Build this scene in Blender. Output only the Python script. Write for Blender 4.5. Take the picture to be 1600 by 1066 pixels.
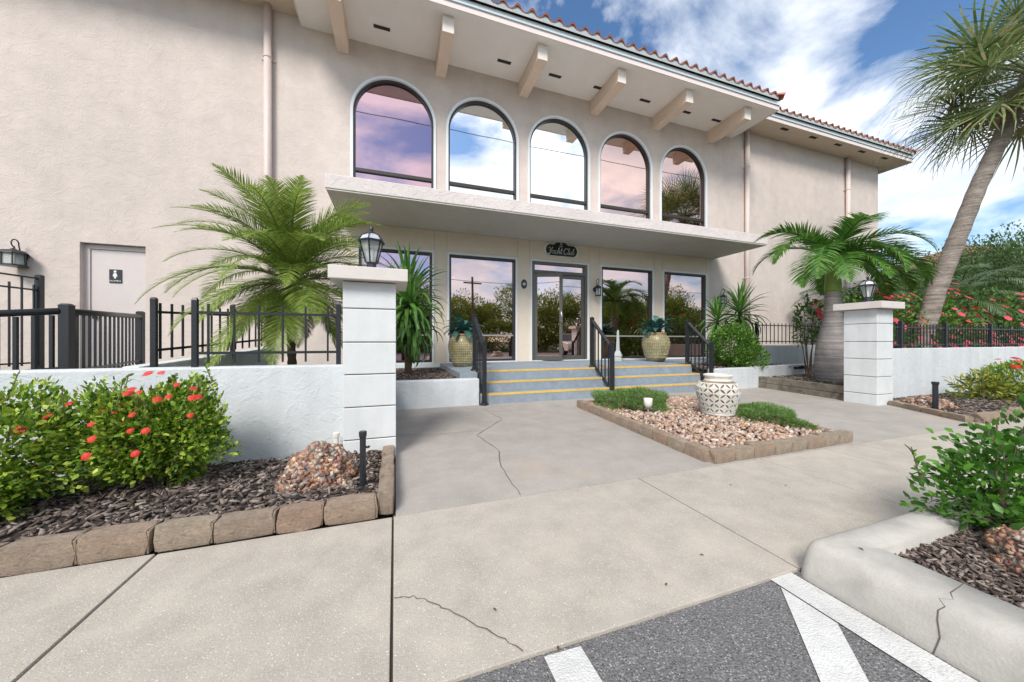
import bpy, bmesh, math, random
import numpy as np
from mathutils import Vector, Matrix
R = math.radians
random.seed(7); rng = np.random.default_rng(7)
scn = bpy.context.scene
for o in list(bpy.data.objects): bpy.data.objects.remove(o)
C = scn.collection

# ------------------------------------------------------------------ camera
cd = bpy.data.cameras.new('camera'); cam = bpy.data.objects.new('camera', cd); C.objects.link(cam)
cam.location = (0, 0, 1.0); cam.rotation_euler = (R(90), 0, R(-18.9))
cd.sensor_width = 36; cd.lens = 535 / 1600 * 36; cd.clip_start = .05; cd.clip_end = 2000
scn.camera = cam

# ------------------------------------------------------------------ sky
SUN_EL, SUN_AZ = R(44), R(212)          # azimuth clockwise from +Y
w = bpy.data.worlds.new('World'); scn.world = w; w.use_nodes = True
nt = w.node_tree; nt.nodes.clear()
def N(t, **k):
    n = nt.nodes.new(t)
    for a, b in k.items(): setattr(n, a, b)
    return n
L = lambda a, b: nt.links.new(a, b)
sky = N('ShaderNodeTexSky', sky_type='NISHITA', sun_disc=False, sun_elevation=SUN_EL, sun_rotation=SUN_AZ,
        altitude=0, air_density=1.0, dust_density=.6, ozone_density=2.2)
tc = N('ShaderNodeTexCoord'); sep = N('ShaderNodeSeparateXYZ'); L(tc.outputs['Generated'], sep.inputs[0])
zz = N('ShaderNodeMath', operation='MAXIMUM'); L(sep.outputs[2], zz.inputs[0]); zz.inputs[1].default_value = 0
za = N('ShaderNodeMath', operation='ADD'); L(zz.outputs[0], za.inputs[0]); za.inputs[1].default_value = .22
dx = N('ShaderNodeMath', operation='DIVIDE'); L(sep.outputs[0], dx.inputs[0]); L(za.outputs[0], dx.inputs[1])
dy = N('ShaderNodeMath', operation='DIVIDE'); L(sep.outputs[1], dy.inputs[0]); L(za.outputs[0], dy.inputs[1])
cv = N('ShaderNodeCombineXYZ'); L(dx.outputs[0], cv.inputs[0]); L(dy.outputs[0], cv.inputs[1]); cv.inputs[2].default_value = 3.7
n1 = N('ShaderNodeTexNoise'); n1.inputs['Scale'].default_value = 1.7; n1.inputs['Detail'].default_value = 9; n1.inputs['Roughness'].default_value = .56; n1.inputs['Distortion'].default_value = .35
L(cv.outputs[0], n1.inputs['Vector'])
rp = N('ShaderNodeValToRGB'); rp.color_ramp.elements[0].position = .415; rp.color_ramp.elements[1].position = .55
L(n1.outputs['Fac'], rp.inputs[0])
n2 = N('ShaderNodeTexNoise'); n2.inputs['Scale'].default_value = 3.1; n2.inputs['Detail'].default_value = 7
L(cv.outputs[0], n2.inputs['Vector'])
rc = N('ShaderNodeValToRGB'); rc.color_ramp.elements[0].position = .3; rc.color_ramp.elements[1].position = .62
rc.color_ramp.elements[0].color = (5.2, 5.6, 6.2, 1); rc.color_ramp.elements[1].color = (9.0, 9.0, 9.0, 1)
L(n2.outputs['Fac'], rc.inputs[0])
hz = N('ShaderNodeMapRange'); L(sep.outputs[2], hz.inputs[0]); hz.inputs[1].default_value = .10; hz.inputs[2].default_value = .42
hz.inputs[3].default_value = .45; hz.inputs[4].default_value = 1.0
mk = N('ShaderNodeMath', operation='MULTIPLY'); L(rp.outputs[0], mk.inputs[0]); L(hz.outputs[0], mk.inputs[1])
mx = N('ShaderNodeMix', data_type='RGBA'); L(mk.outputs[0], mx.inputs[0]); hs_ = N('ShaderNodeHueSaturation'); hs_.inputs['Saturation'].default_value = 1.14; L(sky.outputs[0], hs_.inputs['Color']); L(hs_.outputs[0], mx.inputs[6]); L(rc.outputs[0], mx.inputs[7])
bg = N('ShaderNodeBackground'); bg.inputs[1].default_value = .105; L(mx.outputs[2], bg.inputs[0])
wo = N('ShaderNodeOutputWorld'); L(bg.outputs[0], wo.inputs[0])

# ------------------------------------------------------------------ sun behind thin cloud
sd = bpy.data.lights.new('sun', 'SUN'); sun = bpy.data.objects.new('sun', sd); C.objects.link(sun)
sd.energy = 2.1; sd.angle = R(20); sd.color = (1, .95, .88)
tow = Vector((math.sin(SUN_AZ) * math.cos(SUN_EL), math.cos(SUN_AZ) * math.cos(SUN_EL), math.sin(SUN_EL)))
sun.rotation_euler = tow.to_track_quat('Z', 'Y').to_euler(); sun.location = (0, 0, 30)
vs = scn.view_settings; vs.view_transform = 'Standard'; vs.look = 'None'; vs.gamma = 1; vs.exposure = .84
scn.render.engine = 'CYCLES'

# ================================================================== helpers
MATS = {}
def mat(name, col=(.5, .5, .5), rough=.7, metal=0, var=0, vscale=8, bump=0, bscale=40, bdet=4, island=None,
        spots=None, trowel=0, coat=0, trans=0, spec=.5, stain=None, aniso=None):
    """procedural principled material; island=(dark, light) gives each loose piece its own tone"""
    if name in MATS: return MATS[name]
    m = bpy.data.materials.new(name); m.use_nodes = True; t = m.node_tree; b = t.nodes['Principled BSDF']
    def nd(ty, **k):
        n = t.nodes.new(ty)
        for a, v in k.items(): setattr(n, a, v)
        return n
    ln = t.links.new
    b.inputs['Roughness'].default_value = rough; b.inputs['Metallic'].default_value = metal
    b.inputs['Specular IOR Level'].default_value = spec
    if coat: b.inputs['Coat Weight'].default_value = coat
    co = nd('ShaderNodeTexCoord').outputs['Object']
    out = None
    if island:
        g = nd('ShaderNodeNewGeometry'); r = nd('ShaderNodeValToRGB'); ln(g.outputs['Random Per Island'], r.inputs[0])
        cs = island; el = r.color_ramp.elements
        while len(el) < len(cs): el.new(.5)
        for i, c in enumerate(cs): el[i].position = i / (len(cs) - 1); el[i].color = (*c, 1)
        out = r.outputs[0]
    else:
        rgb = nd('ShaderNodeRGB'); rgb.outputs[0].default_value = (*col, 1); out = rgb.outputs[0]
    def mult(prev, fac_out, lo, hi, p0=.3, p1=.7):
        mr = nd('ShaderNodeMapRange'); ln(fac_out, mr.inputs[0]); mr.inputs[1].default_value = p0; mr.inputs[2].default_value = p1
        mr.inputs[3].default_value = lo; mr.inputs[4].default_value = hi
        x = nd('ShaderNodeMix', data_type='RGBA', blend_type='MULTIPLY'); x.inputs[0].default_value = 1
        ln(prev, x.inputs[6]); ln(mr.outputs[0], x.inputs[7]); return x.outputs[2]
    if var:
        n = nd('ShaderNodeTexNoise'); n.inputs['Scale'].default_value = vscale; n.inputs['Detail'].default_value = 8; n.inputs['Roughness'].default_value = .62
        ln(co, n.inputs['Vector']); out = mult(out, n.outputs['Fac'], 1 - var, 1 + var * .6)
        n = nd('ShaderNodeTexNoise'); n.inputs['Scale'].default_value = vscale * .13; n.inputs['Detail'].default_value = 5
        ln(co, n.inputs['Vector']); out = mult(out, n.outputs['Fac'], 1 - var * .7, 1 + var * .4)
    if spots:                                   # (scale, size, colour, amount) flecks of shell or aggregate
        for sc, size, c, amt in spots:
            v = nd('ShaderNodeTexVoronoi'); v.inputs['Scale'].default_value = sc; ln(co, v.inputs['Vector'])
            a = nd('ShaderNodeMath', operation='LESS_THAN'); ln(v.outputs['Distance'], a.inputs[0]); a.inputs[1].default_value = size
            s = nd('ShaderNodeSeparateColor'); ln(v.outputs['Color'], s.inputs[0])
            q = nd('ShaderNodeMath', operation='LESS_THAN'); ln(s.outputs[0], q.inputs[0]); q.inputs[1].default_value = amt
            mm = nd('ShaderNodeMath', operation='MULTIPLY'); ln(a.outputs[0], mm.inputs[0]); ln(q.outputs[0], mm.inputs[1])
            x = nd('ShaderNodeMix', data_type='RGBA'); ln(mm.outputs[0], x.inputs[0]); ln(out, x.inputs[6]); x.inputs[7].default_value = (*c, 1); out = x.outputs[2]
    if stain:                                   # (scale, threshold, colour, strength)
        sc, th, c, st = stain
        n = nd('ShaderNodeTexNoise'); n.inputs['Scale'].default_value = sc; n.inputs['Detail'].default_value = 7; n.inputs['Distortion'].default_value = .6; ln(co, n.inputs['Vector'])
        mr = nd('ShaderNodeMapRange'); ln(n.outputs['Fac'], mr.inputs[0]); mr.inputs[1].default_value = th; mr.inputs[2].default_value = th + .14; mr.inputs[4].default_value = st
        x = nd('ShaderNodeMix', data_type='RGBA'); ln(mr.outputs[0], x.inputs[0]); ln(out, x.inputs[6]); x.inputs[7].default_value = (*c, 1); out = x.outputs[2]
    if aniso:                                   # (sx, sy, sz, amount): streaks or rings
        mp = nd('ShaderNodeMapping'); mp.inputs['Scale'].default_value = aniso[:3]; ln(co, mp.inputs[0])
        an = nd('ShaderNodeTexNoise'); an.inputs['Scale'].default_value = 1; an.inputs['Detail'].default_value = 5; ln(mp.outputs[0], an.inputs['Vector'])
        out = mult(out, an.outputs['Fac'], 1 - aniso[3], 1 + aniso[3] * .4, .35, .65)
    ln(out, b.inputs['Base Color'])
    if trans:
        tr = nd('ShaderNodeBsdfTranslucent'); ln(out, tr.inputs[0]); ms = nd('ShaderNodeMixShader'); ms.inputs[0].default_value = trans
        ln(b.outputs[0], ms.inputs[1]); ln(tr.outputs[0], ms.inputs[2]); ln(ms.outputs[0], t.nodes['Material Output'].inputs[0])
    prev = None
    if bump:
        n = nd('ShaderNodeTexNoise'); n.inputs['Scale'].default_value = bscale; n.inputs['Detail'].default_value = bdet; ln(co, n.inputs['Vector'])
        bp = nd('ShaderNodeBump'); bp.inputs['Strength'].default_value = bump; bp.inputs['Distance'].default_value = .01; ln(n.outputs['Fac'], bp.inputs['Height']); prev = bp
    if trowel:
        n = nd('ShaderNodeTexNoise'); n.inputs['Scale'].default_value = 5.5; n.inputs['Detail'].default_value = 5; n.inputs['Distortion'].default_value = 1.3; ln(co, n.inputs['Vector'])
        r = nd('ShaderNodeValToRGB'); e = r.color_ramp.elements; e[0].position = .50; e[1].position = .535
        ln(n.outputs['Fac'], r.inputs[0])
        bp = nd('ShaderNodeBump'); bp.inputs['Strength'].default_value = trowel; bp.inputs['Distance'].default_value = .006; ln(r.outputs[0], bp.inputs['Height'])
        if prev: ln(prev.outputs[0], bp.inputs['Normal'])
        prev = bp
    if aniso and aniso[3] > .2:
        bp = nd('ShaderNodeBump'); bp.inputs['Strength'].default_value = .8; bp.inputs['Distance'].default_value = .02; ln(an.outputs['Fac'], bp.inputs['Height'])
        if prev: ln(prev.outputs[0], bp.inputs['Normal'])
        prev = bp
    if prev: ln(prev.outputs[0], b.inputs['Normal'])
    MATS[name] = m; return m

def raw(name, verts, faces, smooth=False):
    me = bpy.data.meshes.new(name); me.from_pydata([tuple(map(float, v)) for v in verts], [], faces); me.update()
    if smooth: me.polygons.foreach_set('use_smooth', [True] * len(me.polygons))
    return me
def tag(o, label=None, cat=None, group=None, kind=None):
    if label: o['label'] = label
    if cat: o['category'] = cat
    if group: o['group'] = group
    if kind: o['kind'] = kind
    return o
def link(name, me, m=None, parent=None, world=True):
    o = bpy.data.objects.new(name, me); C.objects.link(o)
    if m is not None and me is not None and not me.materials: me.materials.append(m)
    if parent is not None:
        o.parent = parent
        if world:                                # mesh given in world coordinates
            p = parent; off = Vector((0, 0, 0))
            while p is not None: off += p.location + p.matrix_parent_inverse.translation; p = p.parent
            o.matrix_parent_inverse = Matrix.Translation(-off)
    return o
def thing(name, label, cat, loc=(0, 0, 0), rz=0, group=None):
    o = bpy.data.objects.new(name, None); C.objects.link(o); o.empty_display_size = .1
    o.location = loc; o.rotation_euler = (0, 0, rz); return tag(o, label, cat, group)
class MB:
    """collects shapes, builds ONE mesh object"""
    def __init__(s): s.v = []; s.f = []
    def add(s, vs, fs):
        k = len(s.v); s.v += [tuple(v) for v in vs]; s.f += [tuple(i + k for i in f) for f in fs]; return s
    def box(s, x0, x1, y0, y1, z0, z1):
        return s.add([(x0, y0, z0), (x1, y0, z0), (x1, y1, z0), (x0, y1, z0), (x0, y0, z1), (x1, y0, z1), (x1, y1, z1), (x0, y1, z1)],
                     [(0, 3, 2, 1), (4, 5, 6, 7), (0, 1, 5, 4), (1, 2, 6, 5), (2, 3, 7, 6), (3, 0, 4, 7)])
    def tube(s, pts, r, n=8, cap=True):
        pts = [Vector(p) for p in pts]; rs = r if hasattr(r, '__len__') else [r] * len(pts); rings = []
        ref = None
        for i, p in enumerate(pts):
            a = pts[max(i - 1, 0)]; b = pts[min(i + 1, len(pts) - 1)]; d = (b - a).normalized()
            if ref is None: ref = Vector((0, 0, 1)) if abs(d.z) < .9 else Vector((1, 0, 0))
            u = d.cross(ref).normalized(); v = u.cross(d).normalized(); ref = v
            rings.append([p + (u * math.cos(2 * math.pi * j / n + math.pi / n) + v * math.sin(2 * math.pi * j / n + math.pi / n)) * rs[i] for j in range(n)])
        vs = [q for rg in rings for q in rg]; fs = []
        for i in range(len(pts) - 1):
            for j in range(n): fs.append((i * n + j, i * n + (j + 1) % n, (i + 1) * n + (j + 1) % n, (i + 1) * n + j))
        if cap: fs.append(tuple(range(n))[::-1]); fs.append(tuple((len(pts) - 1) * n + j for j in range(n)))
        return s.add(vs, fs)
    def bar(s, a, b, w, h=None):               # square section bar
        return s.tube([a, b], (w if h is None else w) * .7071, 4)
    def lathe(s, prof, n=24, c=(0, 0, 0), cap=True):
        vs = [(c[0] + r * math.cos(2 * math.pi * j / n), c[1] + r * math.sin(2 * math.pi * j / n), c[2] + z) for r, z in prof for j in range(n)]
        fs = [(i * n + j, i * n + (j + 1) % n, (i + 1) * n + (j + 1) % n, (i + 1) * n + j) for i in range(len(prof) - 1) for j in range(n)]
        if cap: fs.append(tuple(range(n))[::-1]); fs.append(tuple((len(prof) - 1) * n + j for j in range(n)))
        return s.add(vs, fs)
    def quad(s, a, b, c, d): return s.add([a, b, c, d], [(0, 1, 2, 3)])
    def prism(s, poly, z0, z1):
        n = len(poly)
        return s.add([(*p[:2], z0) for p in poly] + [(*p[:2], z1) for p in poly],
                     [tuple(range(n))[::-1], tuple(range(n, 2 * n))] + [(i, (i + 1) % n, n + (i + 1) % n, n + i) for i in range(n)])
    def mesh(s, name, smooth=False, bevel=0, seg=2):
        me = raw(name, s.v, s.f, smooth)
        if bevel:
            bm = bmesh.new(); bm.from_mesh(me); bmesh.ops.recalc_face_normals(bm, faces=bm.faces)
            es = [e for e in bm.edges if len(e.link_faces) == 2 and e.calc_face_angle(0) > .5]
            bmesh.ops.bevel(bm, geom=es, offset=bevel, segments=seg, affect='EDGES', profile=.6, clamp_overlap=True)
            bm.to_mesh(me); bm.free()
        return me
    def build(s, name, m, parent=None, smooth=False, bevel=0, world=True, seg=2, xf=None):
        me = s.mesh(name, smooth, bevel, seg)
        if xf is not None: me.transform(xf)
        return link(name, me, m, parent, world)
def box(name, m, x0, x1, y0, y1, z0, z1, parent=None, bevel=0, world=True):
    return MB().box(x0, x1, y0, y1, z0, z1).build(name, m, parent, bevel=bevel, world=world)
def scatter(name, tv, tf, T, Rm, m, parent=None, smooth=False):
    """one mesh of many copies of a small template: T (n,3), Rm (n,3,3) rotation*scale"""
    tv = np.asarray(tv, float); n = len(T); k = len(tv)
    V = (np.einsum('nij,kj->nki', Rm, tv) + T[:, None, :]).reshape(-1, 3)
    loops = []; starts = []; tot = []; base = np.arange(n) * k; s = 0
    me = bpy.data.meshes.new(name); me.vertices.add(len(V)); me.vertices.foreach_set('co', V.astype(np.float32).ravel())
    fl = np.array([i for f in tf for i in f]); sz = np.array([len(f) for f in tf])
    lo = (base[:, None] + fl[None]).ravel(); tt = np.tile(sz, n); st = np.concatenate([[0], np.cumsum(tt)[:-1]])
    me.loops.add(len(lo)); me.loops.foreach_set('vertex_index', lo.astype(np.int32))
    me.polygons.add(len(tt)); me.polygons.foreach_set('loop_start', st.astype(np.int32)); me.polygons.foreach_set('loop_total', tt.astype(np.int32))
    if smooth: me.polygons.foreach_set('use_smooth', [True] * len(tt))
    me.update(calc_edges=True)
    return link(name, me, m, parent)
def frames(nrm, spin):
    """rotation matrices whose Z is nrm, spun about it"""
    nrm = nrm / np.linalg.norm(nrm, axis=1, keepdims=True); a = np.where(np.abs(nrm[:, 2:3]) < .9, [[0, 0, 1.]], [[1., 0, 0]])
    u = np.cross(a, nrm); u /= np.linalg.norm(u, axis=1, keepdims=True); v = np.cross(nrm, u)
    c, s = np.cos(spin)[:, None], np.sin(spin)[:, None]
    return np.stack([u * c + v * s, -u * s + v * c, nrm], axis=2)
def ico(sub=1, seed=None, jit=0):
    bm = bmesh.new(); bmesh.ops.create_icosphere(bm, subdivisions=sub, radius=1)
    v = np.array([x.co[:] for x in bm.verts]); f = [[x.index for x in q.verts] for q in bm.faces]; bm.free()
    if jit: v *= 1 + np.random.default_rng(seed).uniform(-jit, jit, (len(v), 1))
    return v, f
def clone(o, parent=None, **k):
    c = o.copy(); C.objects.link(c)
    if parent is not None: c.parent = parent
    for a, b in k.items(): setattr(c, a, b)
    return c
def clone_tree(o, parent=None):
    c = clone(o, parent)
    for ch in [x for x in C.objects if x.parent == o]: clone_tree(ch, c)
    return c

# ------------------------------------------------------------------ materials
M_wall = mat('stucco_pinkbeige', (.615, .535, .485), .9, var=.09, vscale=3, bump=.45, bscale=55, trowel=.32, aniso=(2.2, 2.2, .16, .045), stain=(1.1, .64, (.50, .44, .40), .3))
M_panel = mat('panel_paint', (.68, .585, .475), .75, var=.05, vscale=4, bump=.08, bscale=90)
M_white = mat('white_stucco', (.62, .65, .67), .88, var=.07, vscale=4, aniso=(5, 5, .5, .07), bump=.35, bscale=45, trowel=.3, stain=(3, .62, (.52, .54, .52), .4))
M_pillar = mat('pillar_paint', (.65, .67, .675), .8, var=.06, vscale=6, stain=(3.5, .62, (.52, .53, .51), .35), aniso=(9, 9, .8, .05), bump=.18, bscale=120)
M_cap = mat('cap_paint', (.63, .58, .545), .8, var=.06, vscale=7, bump=.15, bscale=100)
M_canopy = mat('canopy_stucco', (.66, .60, .575), .9, var=.07, vscale=9, bump=.4, bscale=40, trowel=.5)
M_soffit = mat('soffit_paint', (.82, .79, .74), .8, var=.04, vscale=3, bump=.05)
M_soffit2 = mat('soffit_tan', (.66, .54, .42), .85, var=.05)
M_under = mat('canopy_underside', (.60, .57, .51), .9, var=.08, vscale=3, bump=.15, bscale=60)
M_beam = mat('beam_paint', (.72, .58, .46), .8, var=.06, vscale=6, bump=.1)
M_fascia = mat('fascia_paint', (.74, .65, .62), .6, var=.04)
M_drip = mat('drip_metal', (.62, .70, .74), .45, var=.05)
M_mortar = mat('birdstop_mortar', (.40, .45, .45), .9, var=.15, vscale=20, bump=.4)
M_tile = mat('clay_tile', (.34, .125, .09), .75, var=.35, vscale=9, bump=.2, stain=(6, .52, (.10, .055, .05), .75))
M_trim = mat('window_trim', (.70, .74, .76), .5, var=.03)
M_frame = mat('dark_bronze', (.045, .042, .04), .4, metal=.3)
M_doorfr = mat('door_bronze', (.13, .12, .105), .42, metal=.55, var=.06)
M_black = mat('black_metal', (.016, .019, .024), .42, var=.1, spec=.5)
M_lampblk = mat('lamp_black', (.02, .024, .03), .35)
M_pipe = mat('pipe_paint', (.62, .52, .48), .55, var=.05)
M_doorp = mat('side_door_paint', (.60, .54, .52), .55, var=.03)
M_vent = mat('vent_dark', (.03, .025, .022), .8)
def glassy(name, tint, rough=.015):
    m = mat(name, tint, rough, metal=1.0)
    nt_ = m.node_tree; b = nt_.nodes['Principled BSDF']
    n = nt_.nodes.new('ShaderNodeTexNoise'); n.inputs['Scale'].default_value = .55; n.inputs['Detail'].default_value = 1
    t = nt_.nodes.new('ShaderNodeTexCoord'); nt_.links.new(t.outputs['Object'], n.inputs['Vector'])
    bp = nt_.nodes.new('ShaderNodeBump'); bp.inputs['Strength'].default_value = .06; bp.inputs['Distance'].default_value = .05
    nt_.links.new(n.outputs['Fac'], bp.inputs['Height']); nt_.links.new(bp.outputs[0], b.inputs['Normal'])
    return m
G_pink = glassy('glass_rose', (.64, .475, .44)); G_viol = glassy('glass_violet', (.52, .365, .42)); G_clear = glassy('glass_silver', (.82, .85, .85))
def clear_glass(name):
    m = mat(name, (.8, .85, .83), .06); t = m.node_tree; b = t.nodes['Principled BSDF']; tr = t.nodes.new('ShaderNodeBsdfTransparent'); tr.inputs[0].default_value = (.86, .9, .88, 1)
    x = t.nodes.new('ShaderNodeMixShader'); x.inputs[0].default_value = .3; t.links.new(tr.outputs[0], x.inputs[1]); t.links.new(b.outputs[0], x.inputs[2]); t.links.new(x.outputs[0], t.nodes['Material Output'].inputs[0]); return m
M_lampglass = clear_glass('lamp_glass')
M_conc = mat('sidewalk_concrete', (.42, .38, .325), .9, var=.16, vscale=5, bump=.25, bscale=160, spots=[(150, .30, (.54, .50, .45), .34), (170, .28, (.26, .235, .205), .22), (75, .17, (.64, .61, .56), .22), (48, .10, (.72, .70, .65), .12)], stain=(1.6, .62, (.36, .33, .30), .4))
M_walk = mat('walkway_concrete', (.355, .325, .295), .92, var=.15, vscale=3.5, bump=.2, bscale=140, spots=[(80, .2, (.56, .53, .49), .22), (110, .2, (.25, .23, .21), .2)], stain=(1.3, .60, (.50, .36, .22), .3))
M_kerb = mat('kerb_concrete', (.455, .435, .395), .92, var=.14, vscale=9, bump=.2, bscale=120, spots=[(260, .22, (.56, .54, .5), .25), (240, .22, (.36, .34, .31), .25)], stain=(6, .56, (.33, .31, .285), .5), aniso=(7, 7, 2, .12))
M_asph = mat('asphalt', (.155, .15, .15), .92, var=.12, vscale=6, bump=.9, bscale=150, bdet=2, spots=[(130, .42, (.25, .243, .243), .5), (140, .4, (.065, .062, .062), .35), (110, .33, (.36, .35, .345), .2)])
M_line = mat('road_paint', (.62, .62, .60), .8, var=.14, vscale=14, bump=.6, bscale=140, stain=(22, .60, (.3, .3, .3), .55))
M_crack = mat('crack_dark', (.12, .10, .08), 1)
M_stone = [mat('edging_stone_%d' % i, c, .95, var=.3, vscale=16, bump=1.0, bscale=60, bdet=8, spots=[(75, .3, (.20, .16, .125), .3), (110, .3, (.55, .46, .37), .2)], stain=(7, .55, (.16, .135, .11), .6)) for i, c in enumerate([(.43, .32, .235), (.40, .31, .235), (.45, .36, .27), (.42, .29, .21)])]
M_mulch = mat('bark_mulch', rough=.95, island=[(.04, .028, .022), (.10, .075, .062), (.18, .14, .115), (.34, .285, .245)], var=.2, vscale=30)
M_soil = mat('soil', (.03, .023, .02), 1, var=.4, vscale=20, bump=1, bscale=60)
M_peb = mat('river_pebbles', rough=.6, island=[(.20, .12, .09), (.42, .27, .20), (.52, .40, .31), (.33, .20, .14), (.62, .55, .47), (.46, .25, .13), (.15, .12, .11), (.55, .42, .36)], var=.15, vscale=60)
M_shell = mat('conglomerate', rough=.7, island=[(.08, .05, .045), (.33, .14, .10), (.50, .37, .25), (.14, .075, .07), (.60, .52, .42), (.08, .08, .09), (.42, .20, .09), (.24, .12, .12)], var=.25, vscale=50)
M_step = mat('step_paint', (.25, .30, .35), .75, var=.16, vscale=9, bump=.25, bscale=60, stain=(5, .60, (.36, .38, .40), .5))
M_yel = mat('yellow_paint', (.66, .43, .10), .75, var=.14, vscale=16, bump=.2, stain=(12, .60, (.42, .36, .26), .6))
M_pot = mat('glazed_pot', (.30, .255, .125), .45, var=.3, vscale=9, coat=.2, stain=(6, .54, (.17, .14, .075), .7))
M_stud = mat('glazed_studs', (.47, .43, .26), .4, var=.3, vscale=9, coat=.3, stain=(6, .56, (.30, .25, .14), .6))
M_potrim = mat('pot_rim', (.33, .21, .13), .5, var=.2)
M_urn = mat('whitewashed_clay', (.66, .64, .58), .85, var=.16, vscale=12, bump=.35, bscale=60, stain=(8, .60, (.40, .26, .17), .7))
M_inside = mat('urn_inside_shade', (.26, .20, .15), 1, var=.4, vscale=9)  # brown tone stands in for dim light reaching the urn's inside
M_timber = mat('old_timber', (.22, .19, .15), .95, var=.45, vscale=7, bump=1, bscale=26, stain=(5, .55, (.05, .045, .04), .7))
M_signb = mat('sign_black', (.010, .011, .012), .35); M_signs = mat('sign_silver', (.72, .72, .68), .4)
M_obel = mat('obelisk_white', (.40, .43, .41), .6, var=.05)
M_grey = mat('grey_metal', (.42, .46, .50), .4, metal=.3); M_pvc = mat('pvc', (.72, .70, .64), .5)
leaf = lambda n, a, tr=.28, rough=.42: mat(n, rough=rough, island=a, trans=tr, spec=.45)
F_ix = leaf('leaf_ixora', [(.04, .10, .012), (.13, .26, .025), (.28, .42, .04), (.48, .55, .08)])
F_rt = leaf('leaf_foreground', [(.03, .10, .014), (.07, .20, .022), (.12, .29, .03)])
F_box = leaf('leaf_boxwood', [(.03, .10, .014), (.10, .23, .026), (.20, .36, .05)])
F_jun = leaf('leaf_juniper', [(.045, .12, .03), (.10, .23, .05), (.17, .32, .07), (.22, .36, .09), (.16, .14, .06)], .2)
F_date = leaf('frond_date', [(.12, .20, .03), (.22, .32, .055), (.36, .43, .11)], .4)
F_dateold = leaf('frond_date_yellow', [(.16, .19, .03), (.28, .27, .06)], .3)
F_bot = leaf('frond_bottle', [(.035, .12, .018), (.08, .21, .03), (.18, .30, .05)], .32)
F_sab = leaf('frond_sabal', [(.08, .13, .04), (.15, .22, .07), (.26, .31, .13), (.42, .37, .20)], .4)
F_dead = leaf('frond_dead', [(.25, .17, .085), (.36, .27, .15)], .2)
F_yuc = leaf('leaf_yucca', [(.05, .14, .028), (.10, .24, .045), (.18, .33, .08)], .2, .35)
F_fern = leaf('leaf_fern', [(.03, .115, .095), (.06, .17, .14), (.10, .23, .19)], .15)
F_crot = leaf('leaf_croton', [(.05, .10, .018), (.10, .17, .02), (.26, .28, .03), (.42, .36, .04)])
F_far = leaf('leaf_far', [(.04, .08, .024), (.075, .14, .036), (.12, .19, .055)])
F_oliv = leaf('leaf_olive', [(.08, .14, .02), (.17, .25, .035), (.28, .35, .06)], .45)
F_hib = leaf('leaf_hibiscus', [(.04, .11, .02), (.09, .21, .03), (.18, .32, .05)])
P_red = leaf('petal_red', [(.60, .018, .016), (.74, .03, .025), (.78, .07, .04)], .2, .6)
P_pink = leaf('petal_pink', [(.68, .05, .10), (.80, .10, .14)], .2, .6)
M_bark = mat('palm_bark', (.27, .23, .195), .95, var=.3, vscale=9, bump=1, bscale=30, aniso=(2.5, 2.5, 26, .45))
M_botbark = mat('bottle_bark', (.30, .275, .265), .92, var=.2, vscale=5, bump=.5, bscale=25, stain=(2.5, .56, (.17, .155, .15), .5), aniso=(.8, .8, 22, .35))
M_fiber = mat('date_trunk', (.12, .085, .055), 1, var=.4, vscale=12, bump=1, bscale=40)
M_shaft = mat('crownshaft', (.20, .30, .05), .45, var=.2, vscale=5)
M_wood = mat('branch_wood', (.14, .10, .07), .95, var=.3)

# ================================================================== ground, paving
g = MB().quad((-300, -300, -.06), (500, -300, -.06), (500, 500, -.06), (-300, 500, -.06)).build('ground', mat('ground_earth', (.10, .105, .06), 1, var=.3, vscale=.4))
tag(g, kind='structure')
tag(MB().quad((-60, -60, -.012), (80, -60, -.012), (80, 1.03, -.012), (-60, 1.03, -.012)).build('parking_lot', M_asph), kind='structure')
sw = MB().box(-40, 60, 1.02, 2.09, -.055, -.02).build('sidewalk', M_crack); tag(sw, kind='structure')
def slab(x0, x1, y0, y1, parent, m, z=0, j=.005):
    return MB().box(x0 + j, x1 - j, y0 + j, y1 - j, -.05, z).build('slab', m, parent, bevel=.004)
js = [-9.5, -8.05, -6.6, -5.15, -3.8, -2.4, -1.06, -.01, 1.68, 2.93, 3.77, 4.27, 5.6, 6.9, 8.3, 9.7, 11.1, 12.5, 13.9, 15.3, 16.7]
for a, b in zip(js, js[1:]): slab(a, b, 1.01, 2.07, sw, M_conc, z=rng.uniform(-.002, .002))
wk = MB().box(-.01, 8.6, 2.08, 5.3, -.055, -.022).build('walkway', M_crack); tag(wk, kind='structure')
slab(.0, 2.9, 2.07, 5.24, wk, M_walk)
slab(2.9, 4.6, 4.4, 5.24, wk, M_walk, z=.001); 
slab(4.2, 7.4, 2.07, 3.72, wk, M_walk, z=-.001); slab(4.6, 7.4, 3.72, 5.34, wk, M_walk, z=.001)
slab(2.9, 4.2, 2.07, 4.4, wk, M_walk, z=-.003); slab(4.2, 4.6, 3.72, 4.4, wk, M_walk, z=-.003)
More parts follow.
